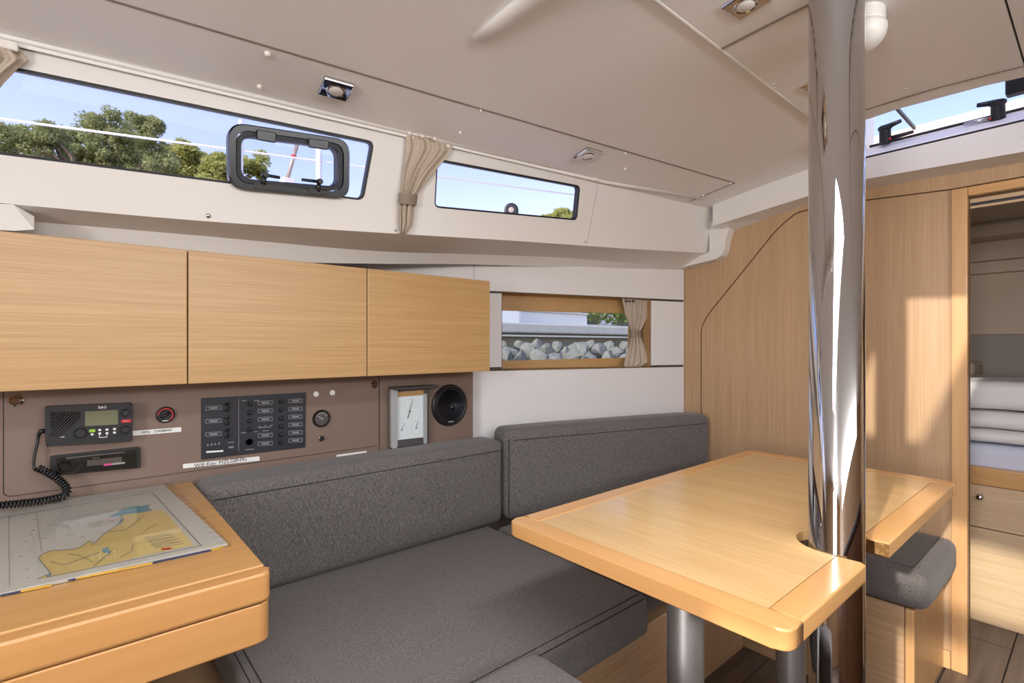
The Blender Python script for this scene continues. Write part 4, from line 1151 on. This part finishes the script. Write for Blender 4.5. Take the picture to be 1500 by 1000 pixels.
# ---- folding table with a cut-out for the mast post
TZ = 0.72
cs = [onZ(u, v, TZ) for u, v in ((748, 762), (1095, 658), (1396, 705), (1165, 933))]
tx0 = (cs[0].x + cs[1].x) / 2; tx1 = (cs[2].x + cs[3].x) / 2; ty0 = (cs[0].y + cs[3].y) / 2; ty1 = (cs[1].y + cs[2].y) / 2
pole = onZ(1225, 798, TZ)
tb = thing('dining_table', ((tx0 + tx1) / 2, (ty0 + ty1) / 2, 0), 'beech saloon table with raised edges and a rounded cut-out around the post', 'table')
tw, th = 0.05, 0.032
n0, n1 = pole.y - .058, pole.y + .092; ny = (n0 + n1) / 2; nr = (n1 - n0) / 2
ix0, ix1, iy0, iy1 = tx0 + tw, tx1 - tw, ty0 + tw, ty1 - tw
poly = [V((ix0, iy0, TZ - .0012)), V((ix1, iy0, TZ - .0012)), V((ix1, n0, TZ - .0012))]
ncx = pole.x - .002
for k in range(13):
    a = math.radians(-90 - k * 15)
    poly.append(V((ncx + nr * math.cos(a), ny + nr * math.sin(a), TZ - .0012)))
poly += [V((ix1, n1, TZ - .0012)), V((ix1, iy1, TZ - .0012)), V((ix0, iy1, TZ - .0012))]
bm = nb(); plate(bm, poly, [], (0, 0, -.02)); obj('top_panel', bm, 'tabletop', tb)
zt = TZ - th
def trim(pts, mat, ro):
    bm = nb(); prism(bm, roundpoly([V((x, y, zt)) for x, y in pts], ro, 6), (0, 0, th), .004, 3); obj('edge_trim', bm, mat, tb, wn=True)
g = .0004
trim(((tx0, iy0 - g), (tx0, ty0), (tx1, ty0), (tx1, iy0 - g)), 'table_trim_x', [0, .032, .032, 0])
trim(((tx1, iy1 + g), (tx1, ty1), (tx0, ty1), (tx0, iy1 + g)), 'table_trim_x', [0, .03, .03, 0])
trim(((tx0, iy0), (ix0, iy0), (ix0, iy1), (tx0, iy1)), 'table_trim_y', 0)
trim(((ix1, iy0), (tx1, iy0), (tx1, n0), (ix1, n0)), 'table_trim_y', [0, 0, .008, 0])
trim(((ix1, n1), (tx1, n1), (tx1, iy1), (ix1, iy1)), 'table_trim_y', 0)
tcx = (tx0 + tx1) / 2
for u in (1004, 1158):
    d = ray(u, 900); ly = d.y * (tcx / d.x)
    bm = nb(); lathe(bm, (tcx, ly, 0), (0, 0, 1), [(.06, 0), (.06, .008), (.038, .012), (.038, TZ - .0245)], 32); obj('leg', bm, 'alu', tb, wn=True)

# ---- polished mast compression post
bm = nb(); lathe(bm, (pole.x, pole.y, 0), (0, 0, 1), [(.075, .001), (.075, .010), (.0485, .014), (.0485, zc(pole.x, pole.y) - .006)], 96)
mp_ = tag(obj('mast_post', bm, 'chrome', wn=True), 'polished steel mast post rising through the table cut-out to the ceiling', 'post')

# ================================================================== CURTAINS, LAMPS AND FITTINGS
def curtain(name, rows, place, n, label, mat, pleats, amp, tie, back=0.012):
    """pleated cloth gathered by a band; rows = (left px, right px) pairs down the cloth"""
    R_ = []
    for i in range(len(rows) - 1):
        for k in range(6):
            t = k / 6
            R_.append([tuple(a * (1 - t) + b * t for a, b in zip(rows[i][s_], rows[i + 1][s_])) for s_ in (0, 1)])
    R_.append(rows[-1])
    C_ = 48
    c = place(sum(r[0][0] + r[1][0] for r in rows) / (2 * len(rows)), rows[-1][0][1], 0)
    t = thing(name, c, label, 'curtain')
    bm = nb(); fr, bk_ = [], []
    for j, (l, r) in enumerate(R_):
        f_, b_ = [], []
        wpx = abs(r[0] - l[0])
        for i in range(C_ + 1):
            s_ = i / C_
            u = l[0] * (1 - s_) + r[0] * s_; v = l[1] * (1 - s_) + r[1] * s_
            ph = 2 * math.pi * pleats * (s_ ** 0.85) + 0.5 * math.sin(j * 0.35)
            w = back + amp * (0.55 * math.sin(ph) + 0.3 * math.sin(2.3 * ph + 1.0 + j * .1) + 0.9)
            w *= math.sqrt(max(0.0, math.sin(math.pi * min(1, max(0, 0.04 + 0.92 * s_))))) ** .5
            f_.append(bm.verts.new(place(u, v, w))); b_.append(bm.verts.new(place(u, v, w * .25 + .001)))
        fr.append(f_); bk_.append(b_)
    for j in range(len(R_) - 1):
        for i in range(C_):
            bm.faces.new([fr[j][i], fr[j][i + 1], fr[j + 1][i + 1], fr[j + 1][i]])
            bm.faces.new([bk_[j][i], bk_[j + 1][i], bk_[j + 1][i + 1], bk_[j][i + 1]])
        bm.faces.new([fr[j][0], fr[j + 1][0], bk_[j + 1][0], bk_[j][0]]); bm.faces.new([fr[j][C_], bk_[j][C_], bk_[j + 1][C_], fr[j + 1][C_]])
    for i in range(C_):
        bm.faces.new([fr[0][i], bk_[0][i], bk_[0][i + 1], fr[0][i + 1]]); bm.faces.new([fr[-1][i], fr[-1][i + 1], bk_[-1][i + 1], bk_[-1][i]])
    obj('cloth', bm, mat, t, smooth=True)
    if tie:
        (l0, r0), (l1, r1) = tie
        bm = nb(); L_ = []
        for (l, r) in ((l0, r0), (l1, r1)):
            ring = []
            for k in range(17):
                a = math.pi * k / 16
                s_ = 0.5 - 0.5 * math.cos(a)
                ring.append(bm.verts.new(place(l[0] * (1 - s_) + r[0] * s_, l[1] * (1 - s_) + r[1] * s_, 0.002 + (back + amp * 1.9 + .002) * math.sin(a) ** .6 if 0 < k < 16 else 0.002)))
            L_.append(ring)
        for k in range(16): bm.faces.new([L_[0][k], L_[0][k + 1], L_[1][k + 1], L_[1][k]])
        bmesh.ops.solidify(bm, geom=bm.faces[:], thickness=-0.002)
        obj('tie_band', bm, mat, t)
    return t
cu_m = curtain('curtain', [((597, 196), (640, 203)), ((595, 201), (663, 212)), ((594, 214), (661, 222)), ((592, 235), (645, 242)), ((589, 260), (627, 264)), ((586, 283), (611, 286)), ((585, 297), (608, 300)), ((584, 311), (607, 313)), ((584, 326), (604, 331)), ((586, 341), (595, 343))],
        onW, 48, 'beige curtain tied back between the two long cabin windows', 'curtain', 3.0, 0.012, (((584.5, 282), (612, 285)), ((583, 297), (610, 301))))
for k in range(5):
    p = onW(600 + k * 9, 194 + k * 2.3, .016)
    bm = nb(); box(bm, p.x - .004, p.x + .004, p.y - .005, p.y + .005, p.z - .006, p.z + .008, .0015, 1); obj('glider', bm, 'whiteplastic', cu_m)
cu_l = curtain('curtain', [((-70, 52), (24, 66)), ((-70, 64), (32, 74)), ((-70, 78), (41, 88)), ((-72, 95), (24, 103)), ((-76, 115), (6, 122)), ((-82, 140), (-14, 146)), ((-90, 170), (-40, 175)), ((-92, 190), (-45, 196)), ((-92, 240), (-48, 244))],
        onW, 48, 'beige curtain gathered over the aft end of the long window', 'curtain', 4.0, 0.012, (((-92, 172), (-38, 177)), ((-93, 188), (-42, 194))))
for k in range(4):
    p = onW(-2 + k * 8, 62 + k * 2.0, .024)
    bm = nb(); box(bm, p.x - .005, p.x + .005, p.y - .005, p.y + .005, p.z - .010, p.z + .008, .002, 1); obj('glider', bm, 'whiteplastic', cu_l)
def onVr(u, v, w): return onV(u, v, w - 0.055)
cu_h = curtain('curtain', [((911, 436), (953, 440)), ((913, 446), (952, 450)), ((916, 462), (948, 464)), ((922, 478), (941, 480)), ((924, 485), (938, 486)), ((924, 493), (939, 494)), ((921, 508), (945, 508)), ((916, 524), (951, 522)), ((913, 535), (951, 530)), ((915, 537), (938, 538))],
        onVr, 48, 'grey-beige curtain tied back beside the low hull window', 'curtain', 3.5, 0.014, (((923, 483), (939.5, 484)), ((923, 492), (940, 493))))
for u in (917, 922, 928):
    p = onVr(u, 441, .03); bm = nb(); lathe(bm, p, VN0, [(.006, 0), (.006, .004), (.004, .0045), (0, .003)], 12); obj('hook', bm, 'slate', cu_h)

def spot(u, v, size, label, bez, yawdeg=0.0, group='square ceiling spotlights'):
    p = onC(u, v, -0.004); n = cnormal(p)
    t = thing('ceiling_spotlight', p, label, 'light', group)
    fx = V((0.112, 1, 0)); fx = (fx - n * fx.dot(n)).normalized(); fy = n.cross(fx)
    def q(a, b, h): return p + fx * a * size + fy * b * size + n * h
    sq_ = [q(-1, -1, -.004), q(1, -1, -.004), q(1, 1, -.004), q(-1, 1, -.004)]
    bm = nb(); prism(bm, roundpoly(sq_, .004, 3), n * 0.012, .0035, 2); obj('bezel', bm, bez, t)
    bm = nb(); lathe(bm, p + n * .0078, n, [(size * .66, 0), (size * .62, .0022), (size * .55, .0008), (0, .0008)], 32); obj('lens_ring', bm, bez, t, smooth=False)
    bm = nb(); lathe(bm, p + n * .0088, n, [(size * .5, 0), (size * .45, .002), (0, .003)], 28); obj('lens', bm, 'lens', t, smooth=True)
    return t
spot(492, 129, .036, 'square metal ceiling spotlight above the long cabin window', 'chrome')
spot(861, 226, .036, 'square metal ceiling spotlight above the shorter cabin window', 'chrome')
spot(1092, 3, .036, 'square metal ceiling spotlight on the centre headliner beside the cross joint', 'chrome')
spot(1200, 122, .036, 'square metal ceiling spotlight half hidden behind the steel post', 'chrome')
# smoke detector
p = onC(1260, 22, -0.006)
sd = thing('smoke_detector', p, 'white domed smoke detector on the ceiling beside the steel post', 'detector')
bm = nb(); lathe(bm, p + V((0, 0, .004)), (0, 0, -1), [(.044, 0), (.045, .004), (.046, .030), (.044, .036)], 40); obj('base', bm, 'whiteplastic', sd, wn=True)
bm = nb(); lathe(bm, p + V((0, 0, -.0325)), (0, 0, -1), [(.0485, 0), (.049, .008), (.046, .022), (.036, .036), (.02, .045), (0, .048)], 40); obj('dome', bm, 'whiteplastic', sd, smooth=True)
# moulded ceiling grip
p0 = onC(700, 56); p1 = onC(800, -8)
p1 = V((p0.x + .55, p1.y, 0)); 
gp = thing('ceiling_grip', p0, 'white moulded tapering grip on the ceiling headliner', 'grip')
bm = nb()
pts = []; rr = []
for k in range(9):
    t = k / 8
    x = p0.x + (p1.x - p0.x) * t; y = p0.y + (p1.y - p0.y) * t * .6
    pts.append(V((x, y, zc(x, y) - .004 - .010 * math.sin(math.pi * min(1, t * 1.1) * .5))))
    rr.append(.016 + .010 * min(1, t * 2.2))
tube(bm, pts, rr, 14)
bmesh.ops.scale(bm, verts=bm.verts, vec=(1, 1, .6), space=Matrix.Translation(-V((0, 0, zc(p0.x, p0.y)))))
obj('bar', bm, 'rail', gp, smooth=True)

# ================================================================== FORWARD CABIN seen through the doorway
YBERTH = onZ(1420, 905, 0.0).y
def FB(u, v, y=None): return onY(u, v, YBERTH if y is None else y)
X0, X1 = -1.15, 0.9
berth = thing('forward_berth', (-0.1, YBERTH, 0), 'forward cabin berth with an oak drawer front and beech rim', 'berth')
zr1, zr0, zd0 = FB(1420, 681).z, FB(1420, 707).z, FB(1420, 769).z
bm = nb(); box(bm, X0, X1, YBERTH, YBERTH + .03, 0.0, zd0 - .003, .001, 1); obj('lower_front', bm, 'oak_x', berth)
bm = nb(); box(bm, X0, X1, YBERTH, YBERTH + .03, zd0 + .001, zr0 - .002, .001, 1); dr = obj('drawer', bm, 'oak_x', berth)
bm = nb(); box(bm, X0, X1, YBERTH - .012, YBERTH + .03, zr0, zr1, .006, 2); obj('rim', bm, 'beech_x', berth)
bm = nb(); box(bm, X0, X1, YBERTH + .0301, 3.6, 0.0, zr0 - .03, 0); obj('box', bm, 'oakseat', berth)
p = FB(1436, 727)
bm = nb(); lathe(bm, p, (0, -1, 0), [(.013, 0), (.013, .004), (.008, .008), (.008, .014), (.012, .02), (.008, .026), (0, .027)], 24); obj('knob', bm, 'chrome', dr, smooth=True)
mt = thing('mattress', (-0.1, 3.5, zr0), 'mattress in a pale blue sheet on the forward berth', 'mattress')
zm1 = FB(1420, 650, YBERTH + .03).z
obj('cover', rcushion(X0 + .01, X1 - .01, YBERTH + .032, 3.6, zr0 - .028, zm1, .03, (0, 0, .004), wob=.006), 'sheet', mt, smooth=True)
dz = [zm1 + .004, FB(1420, 628, YBERTH + .05).z, FB(1420, 602, YBERTH + .05).z, FB(1420, 556, YBERTH + .06).z]
dlab = ['flat white duvet lying directly on the pale blue mattress', 'folded white duvet in the middle of the pile', 'puffy folded white duvet on top of the pile']
for i in range(3):
    t = thing('folded_duvet', (-0.1, 3.3, dz[i]), dlab[i], 'duvet', 'duvets piled on the forward berth')
    obj('cover', rcushion(-0.75 + .05 * i, 0.6 - .04 * i, YBERTH + .05 + .015 * i, 3.5, dz[i] + .008, dz[i + 1] - .006, min(.035, (dz[i + 1] - dz[i]) * .42), (0, .006, .004), n=34, wob=.007 + .003 * i), 'duvet', t, smooth=True)
YW = 3.95
fw = thing('wall_forward_cabin', (0, YW, 0), 'cream moulded end wall of the forward cabin in stepped bands', 'wall', kind='structure')
def band(v0, v1, dy, mat):
    za = onY(1440, v0, YW).z; zb_ = onY(1440, v1, YW).z
    bm = nb(); box(bm, X0 - .4, X1 + .4, YW - dy, YW + .03, zb_, za - .0008, .003, 1); obj('lining_band', bm, mat, fw)
band(180, 342, .25, 'cream'); band(342, 358, .28, 'cream'); band(358, 385, .10, 'cream'); band(385, 402, .06, 'cream'); band(402, 490, 0.02, 'cream'); band(490, 700, .06, 'greywall')
bm = nb(); box(bm, onY(1420, 535, YW).x - .3, onY(1443, 535, YW).x, YW - .35, YW - .061, zm1 + .0, onY(1430, 530, YW - .3).z, .02); tag(obj('side_locker', bm, 'cream'), 'cream locker end beside the duvets in the forward cabin', 'locker')
bm = nb(); box(bm, X0 - .4, X1 + .4, YB + .14, 4.3, 1.77, 1.80); tag(obj('ceiling_forward_cabin', bm, 'cream'), 'cream headliner of the forward cabin', 'ceiling', kind='structure')
bm = nb(); box(bm, X0 - .06, X0 - .03, YB + .04, 4.3, 0, 1.77); tag(obj('wall_forward_cabin_port', bm, 'oak_z'), 'oak side wall of the forward cabin', 'wall', kind='structure')
bm = nb(); box(bm, X1 + .03, X1 + .06, YB + .04, 4.3, 0, 1.77); tag(obj('wall_forward_cabin_starboard', bm, 'oak_z'), 'oak side wall of the forward cabin', 'wall', kind='structure')

# ================================================================== OUTSIDE
# side deck, lifeline, stanchions
def xdeck(y): return xr(y) - .09
bm = nb(); prism(bm, [Wz(-1.9, 1.478) + V((-.06, 0, 0)), V((-2.95, -1.9, 1.470)), V((-2.65, 3.0, 1.55)), Wz(3.0, 1.565) + V((-.06, 0, 0))], (0, 0, -.015)); tag(obj('side_deck', bm, 'deck'), 'white side deck outside the cabin windows', 'deck', kind='structure')
la, lb = onX(0, 174, -2.3), onX(847, 286, -2.05)
d_ = (lb - la); 
la2, lb2 = la - d_ * .6, lb + d_ * .5
bm = nb(); tube(bm, [la2, lb2], .0042, 8); ll = tag(obj('lifeline', bm, 'wire', smooth=True), 'thin white lifeline wire running outside the cabin windows', 'wire')
for u, lab in ((353, 'stanchion rising behind the edge of the black portlight'), (467, 'stanchion seen through the black portlight')):
    dr_ = ray(u, 250)
    # where the sight line plan crosses the lifeline plan
    A_ = la; B_ = lb - la
    t_ = (A_.x * dr_.y - A_.y * dr_.x) / (B_.y * dr_.x - B_.x * dr_.y)
    P_ = la + B_ * t_
    bm = nb(); tube(bm, [V((P_.x, P_.y, 1.49)), V((P_.x, P_.y, P_.z + (.05 if u > 400 else .12)))], .0115 if u > 400 else .008, 12)
    s_ = tag(obj('stanchion', bm, 'wire', smooth=True), 'white lifeline ' + lab, 'stanchion')
# slanted rod with white foot seen in the portlight
rod = thing('slanted_rod', onX(420, 272, -2.6), 'slanted rod with a white foot block seen through the portlight', 'rod')
P0, P1 = onX(421, 262, -2.6), onX(437, 206, -2.6)
bm = nb(); tube(bm, [P0, P1], .009, 10); obj('shaft', bm, 'taupe', rod, smooth=True)
bm = nb(); tube(bm, [P0.lerp(P1, .55), P0.lerp(P1, .6)], .014, 10); obj('collar', bm, 'red', rod)
bm = nb(); q0, q1 = onX(412, 204, -2.6), onX(452, 210, -2.6); tube(bm, [q0, P1, q1], [.012, .016, .012], 10); obj('red_head', bm, 'red', rod, smooth=True)
bm = nb(); box(bm, P0.x - .03, P0.x + .03, P0.y - .03, P0.y + .03, 1.492, P0.z, .008); obj('foot_block', bm, 'whiteplastic', rod)
# black roller block on deck
rb_ = thing('roller_block', onX(748, 320, -1.85), 'black twin roller block on deck outside the shorter window', 'block')
p = onX(749, 309, -1.85); q = onX(748, 309, -1.85)
ax = V((.75, -.66, 0)).normalized()
for s_ in (-1, 1):
    bm = nb(); lathe(bm, p + ax * (.014 * s_ - .007), ax, [(0, 0), (.026, 0), (.034, .003), (.034, .011), (.026, .014), (0, .014)], 28); obj('roller', bm, 'rubber', rb_)
bm = nb(); lathe(bm, p + ax * .021, ax, [(.014, 0), (.012, .004), (0, .005)], 18); obj('hub', bm, 'taupe', rb_)
bm = nb(); box(bm, p.x - .006, p.x + .006, p.y - .006, p.y + .006, 1.51, p.z); obj('post', bm, 'black', rb_)

# quay seen through the hull window
XQ = -7.0
def Q(u, v, x=XQ): return onX(u, v, x)
zq_top, zq_bot = Q(830, 475).z, Q(830, 489).z
qy = thing('quay', (XQ, 7.5, -1.0), 'concrete quay with a pale ledge above stained stonework', 'quay', kind='structure')
bm = nb(); box(bm, XQ - 2.2, XQ, 0, 30, zq_bot, zq_top, .03); obj('ledge', bm, 'concrete', qy)
bm = nb(); box(bm, XQ - 2.2, XQ - .12, 0, 30, -1.2, zq_bot - .001); obj('face', bm, 'concrete_d', qy)
bm = nb(); box(bm, XQ - 2.2, XQ - .02, 0, 30, zq_bot - .07, zq_bot - .03, .01); obj('drip_course', bm, 'concrete', qy)
bw = thing('quay_parapet', (XQ - 2, 9, zq_top), 'low white rendered wall standing on the quay', 'wall')
zz = onX(800, 458, XQ - 1.9).z; ys_ = onX(763, 460, XQ - 1.9).y; ye_ = onX(860, 460, XQ - 1.9).y
bm = nb(); box(bm, XQ - 2.1, XQ - 1.9, ys_, ye_, zq_top + .001, zz, .01); obj('wall', bm, 'house', bw)
bm = nb(); box(bm, XQ - 2.15, XQ - 1.85, ys_, ye_, zz + .001, zz + .05, .01); obj('coping', bm, 'concrete', bw)
bh = thing('harbour_house', (XQ - 6, 9, zq_top), 'white harbour building with shuttered windows behind the quay wall', 'building')
bm = nb(); box(bm, XQ - 8.0, XQ - 5.0, 3.0, 19, -1.0, 3.4); obj('wall', bm, 'house', bh)
for i in range(8):
    y = 4.0 + i * 1.9
    bm = nb(); box(bm, XQ - 5.0, XQ - 4.96, y, y + .9, 1.25, 2.4, .01); wd = obj('window', bm, 'slate', bh)
bm = nb(); box(bm, XQ - 8.2, XQ - 4.8, 2.8, 19.2, 3.401, 3.6); obj('roof', bm, 'brownliner', bh)
pt = thing('white_post', (XQ - 1.5, onX(748, 465, XQ - 1.5).y, zq_top), 'pale square pillar standing on the quay ledge', 'pillar')
yp = onX(761, 465, XQ - 1.5).y
bm = nb(); box(bm, XQ - 1.8, XQ - 1.5, yp - 1.0, yp, zq_top + .001, zq_top + 1.6, .02); obj('shaft', bm, 'house', pt)
bm = nb(); box(bm, XQ - 1.85, XQ - 1.45, yp - 1.05, yp + .05, zq_top + 1.601, zq_top + 1.72, .02); obj('capstone', bm, 'concrete', pt)

def tufts(bm, c, rad, n, size, squash=0.75, rnd=random):
    for _ in range(n):
        while True:
            d = V((rnd.uniform(-1, 1), rnd.uniform(-1, 1), rnd.uniform(-1, 1)))
            if 0.05 < d.length <= 1: break
        d *= (0.55 + 0.45 * rnd.random()) / max(d.length, .3) if d.length < .8 else 1
        p = c + V((d.x * rad, d.y * rad, d.z * rad * squash))
        a = V((rnd.uniform(-1, 1), rnd.uniform(-1, 1), rnd.uniform(-.3, 1))).normalized() * size * rnd.uniform(.6, 1.3)
        b = a.cross(V((rnd.uniform(-1, 1), rnd.uniform(-1, 1), rnd.uniform(-1, 1)))).normalized() * size * .32
        v = [bm.verts.new(x) for x in (p - b, p + a * .5 - b * .4, p + a, p + b)]
        bm.faces.new(v)
random.seed(11)
zh = onX(890, 468, XQ - 1.7)
hg = thing('hedge', (zh.x, onX(920, 468, XQ - 1.9).y, zq_top), 'green hedge on the quay seen through the hull window', 'hedge')
bm = nb()
y = ye_ + .45
while y < 17:
    tufts(bm, V((XQ - 1.95 + random.uniform(-.2, .2), y, zz + random.uniform(-.02, .25))), .32, 60, .13); y += .16
obj('foliage', bm, 'hedge', hg)
bm = nb(); box(bm, XQ - 2.2, XQ - 1.95, ye_ + .01, 18, zq_top + .001, zz - .235, .02); tag(obj('quay_planter', bm, 'concrete'), 'pale concrete planter wall under the green hedge', 'planter')

def rock_mesh(seed):
    rnd = random.Random(seed)
    bm = nb(); bmesh.ops.create_icosphere(bm, subdivisions=2, radius=1.0)
    for k in range(9):
        n = V((rnd.uniform(-1, 1), rnd.uniform(-1, 1), rnd.uniform(-1, 1))).normalized(); h = rnd.uniform(.45, .8)
        for v in bm.verts:
            e = v.co.dot(n) - h
            if e > 0: v.co -= n * e
    for v in bm.verts: v.co += mnoise.noise_vector(v.co * 2 + V((seed, 0, 0))) * .06
    me = bpy.data.meshes.new('rock'); bm.to_mesh(me); bm.free(); me.materials.append(M['rock']); return me
rmesh = [rock_mesh(s_) for s_ in range(6)]
random.seed(5)
for row, (v_, x_, sc) in enumerate(((527, XQ + 1.0, .20), (517, XQ + .60, .19), (508, XQ + .22, .16))):
    for k in range(-2, 10):
        u_ = 735 + (k + .5 * (row % 2)) * 26
        p = onX(u_, v_ + random.uniform(-3, 3), x_ + random.uniform(-.1, .1))
        o = bpy.data.objects.new('rock', rmesh[(k * 5 + row * 2) % 6]); COL.objects.link(o)
        o.location = p; s_ = sc * random.uniform(.85, 1.1)
        o.scale = (s_, s_ * random.uniform(.9, 1.2), s_ * random.uniform(.75, 1.0)); o.rotation_euler = (random.uniform(0, 6), random.uniform(0, 6), random.uniform(0, 6))
        tag(o, 'angular grey rock piled against the foot of the quay', 'rock', 'rocks at the foot of the quay')
bm = nb(); prism(bm, [V((XQ + .05, 0, .98)), V((XQ + 1.3, 0, .66)), V((XQ + 1.3, 30, .66)), V((XQ + .05, 30, .98))], (0, 0, -.8)); tag(obj('rubble_bank', bm, 'rock'), 'grey rubble bank under the quay rocks', 'bank', kind='structure')

# pine trees beyond the quay
def pine(u0, dist, puffs, trunk, label, mat, seed, limbs=()):
    rnd = random.Random(seed)
    base = V((ray(u0, 500).x * dist, ray(u0, 500).y * dist, -1.0))
    t = thing('pine_tree', base, label, 'tree', 'pine trees beyond the quay')
    bm = nb(); cs_ = []
    for (u, v, r) in puffs:
        dd = dist + rnd.uniform(-1.0, 1.0)
        c = EYE + ray(u, v) * dd; R = 1.15 * r / F * dd; cs_.append((c, R))
        for k in range(9):
            o_ = V((rnd.uniform(-1, 1), rnd.uniform(-1, 1), rnd.uniform(-.8, .8))) * R * .72
            tufts(bm, c + o_, R * rnd.uniform(.35, .6), 150, .15 * dist / 26, .8, rnd)
    obj('foliage', bm, mat, t)
    fork = EYE + ray(*trunk) * dist
    bm = nb(); tube(bm, [base, base.lerp(fork, .5) + V((.3, .2, 0)), fork], [.32, .24, .15], 8); obj('trunk', bm, 'bark', t, smooth=True)
    for (c, R) in cs_:
        m = fork.lerp(c, .5) + V((rnd.uniform(-.4, .4), rnd.uniform(-.4, .4), -.12 * R))
        bm = nb(); tube(bm, [fork + V((0, 0, -.1)), m, c], [.10, .06, .02], 6); obj('branch', bm, 'bark', t, smooth=True)
pine(112, 22, [(-30, 215, 30), (8, 215, 26), (25, 235, 26), (40, 205, 20), (62, 196, 16), (80, 215, 18), (-50, 245, 30), (10, 255, 22), (36, 252, 18), (60, 215, 22), (78, 200, 18), (20, 200, 18)], (112, 256), 'wide spreading pine with bare branches showing beyond the long window', 'pine', 1)
pine(150, 31, [(115, 192, 20), (140, 188, 22), (168, 184, 20), (100, 200, 15), (160, 205, 22), (130, 212, 18), (178, 200, 14), (185, 225, 18), (150, 255, 16), (120, 232, 13), (140, 240, 14), (165, 230, 18)], (146, 262), 'tall rounded pine standing beside the spreading pine', 'pine', 2)
pine(210, 41, [(208, 186, 17), (222, 182, 14), (212, 205, 20), (236, 240, 20), (200, 225, 22), (228, 225, 20), (190, 245, 20), (218, 250, 24), (180, 262, 16)], (205, 300), 'narrow upright pine with a pointed crown behind the others', 'pine', 3)
pine(290, 52, [(238, 275, 20), (335, 272, 18), (320, 235, 12), (250, 225, 16), (268, 222, 16), (285, 226, 16), (300, 240, 18), (270, 245, 22), (245, 255, 20), (310, 258, 18), (290, 265, 20), (265, 270, 18), (330, 250, 18), (345, 245, 16), (315, 240, 16), (275, 232, 18), (255, 240, 18), (368, 235, 18), (376, 250, 12)], (285, 300), 'low broad bright green pine seen beside and through the black portlight', 'pine2', 4)
pine(815, 60, [(812, 318, 7), (826, 312, 9), (838, 316, 8), (800, 322, 5), (830, 322, 9)], (824, 345), 'distant small round tree seen through the shorter cabin window', 'pine2', 5)
pine(300, 30, [(232, 262, 9), (240, 268, 8), (300, 262, 9), (312, 268, 9), (290, 272, 8)], (268, 300), 'light green shrub-like young pine at the foot of the tall pines', 'pine2', 6)
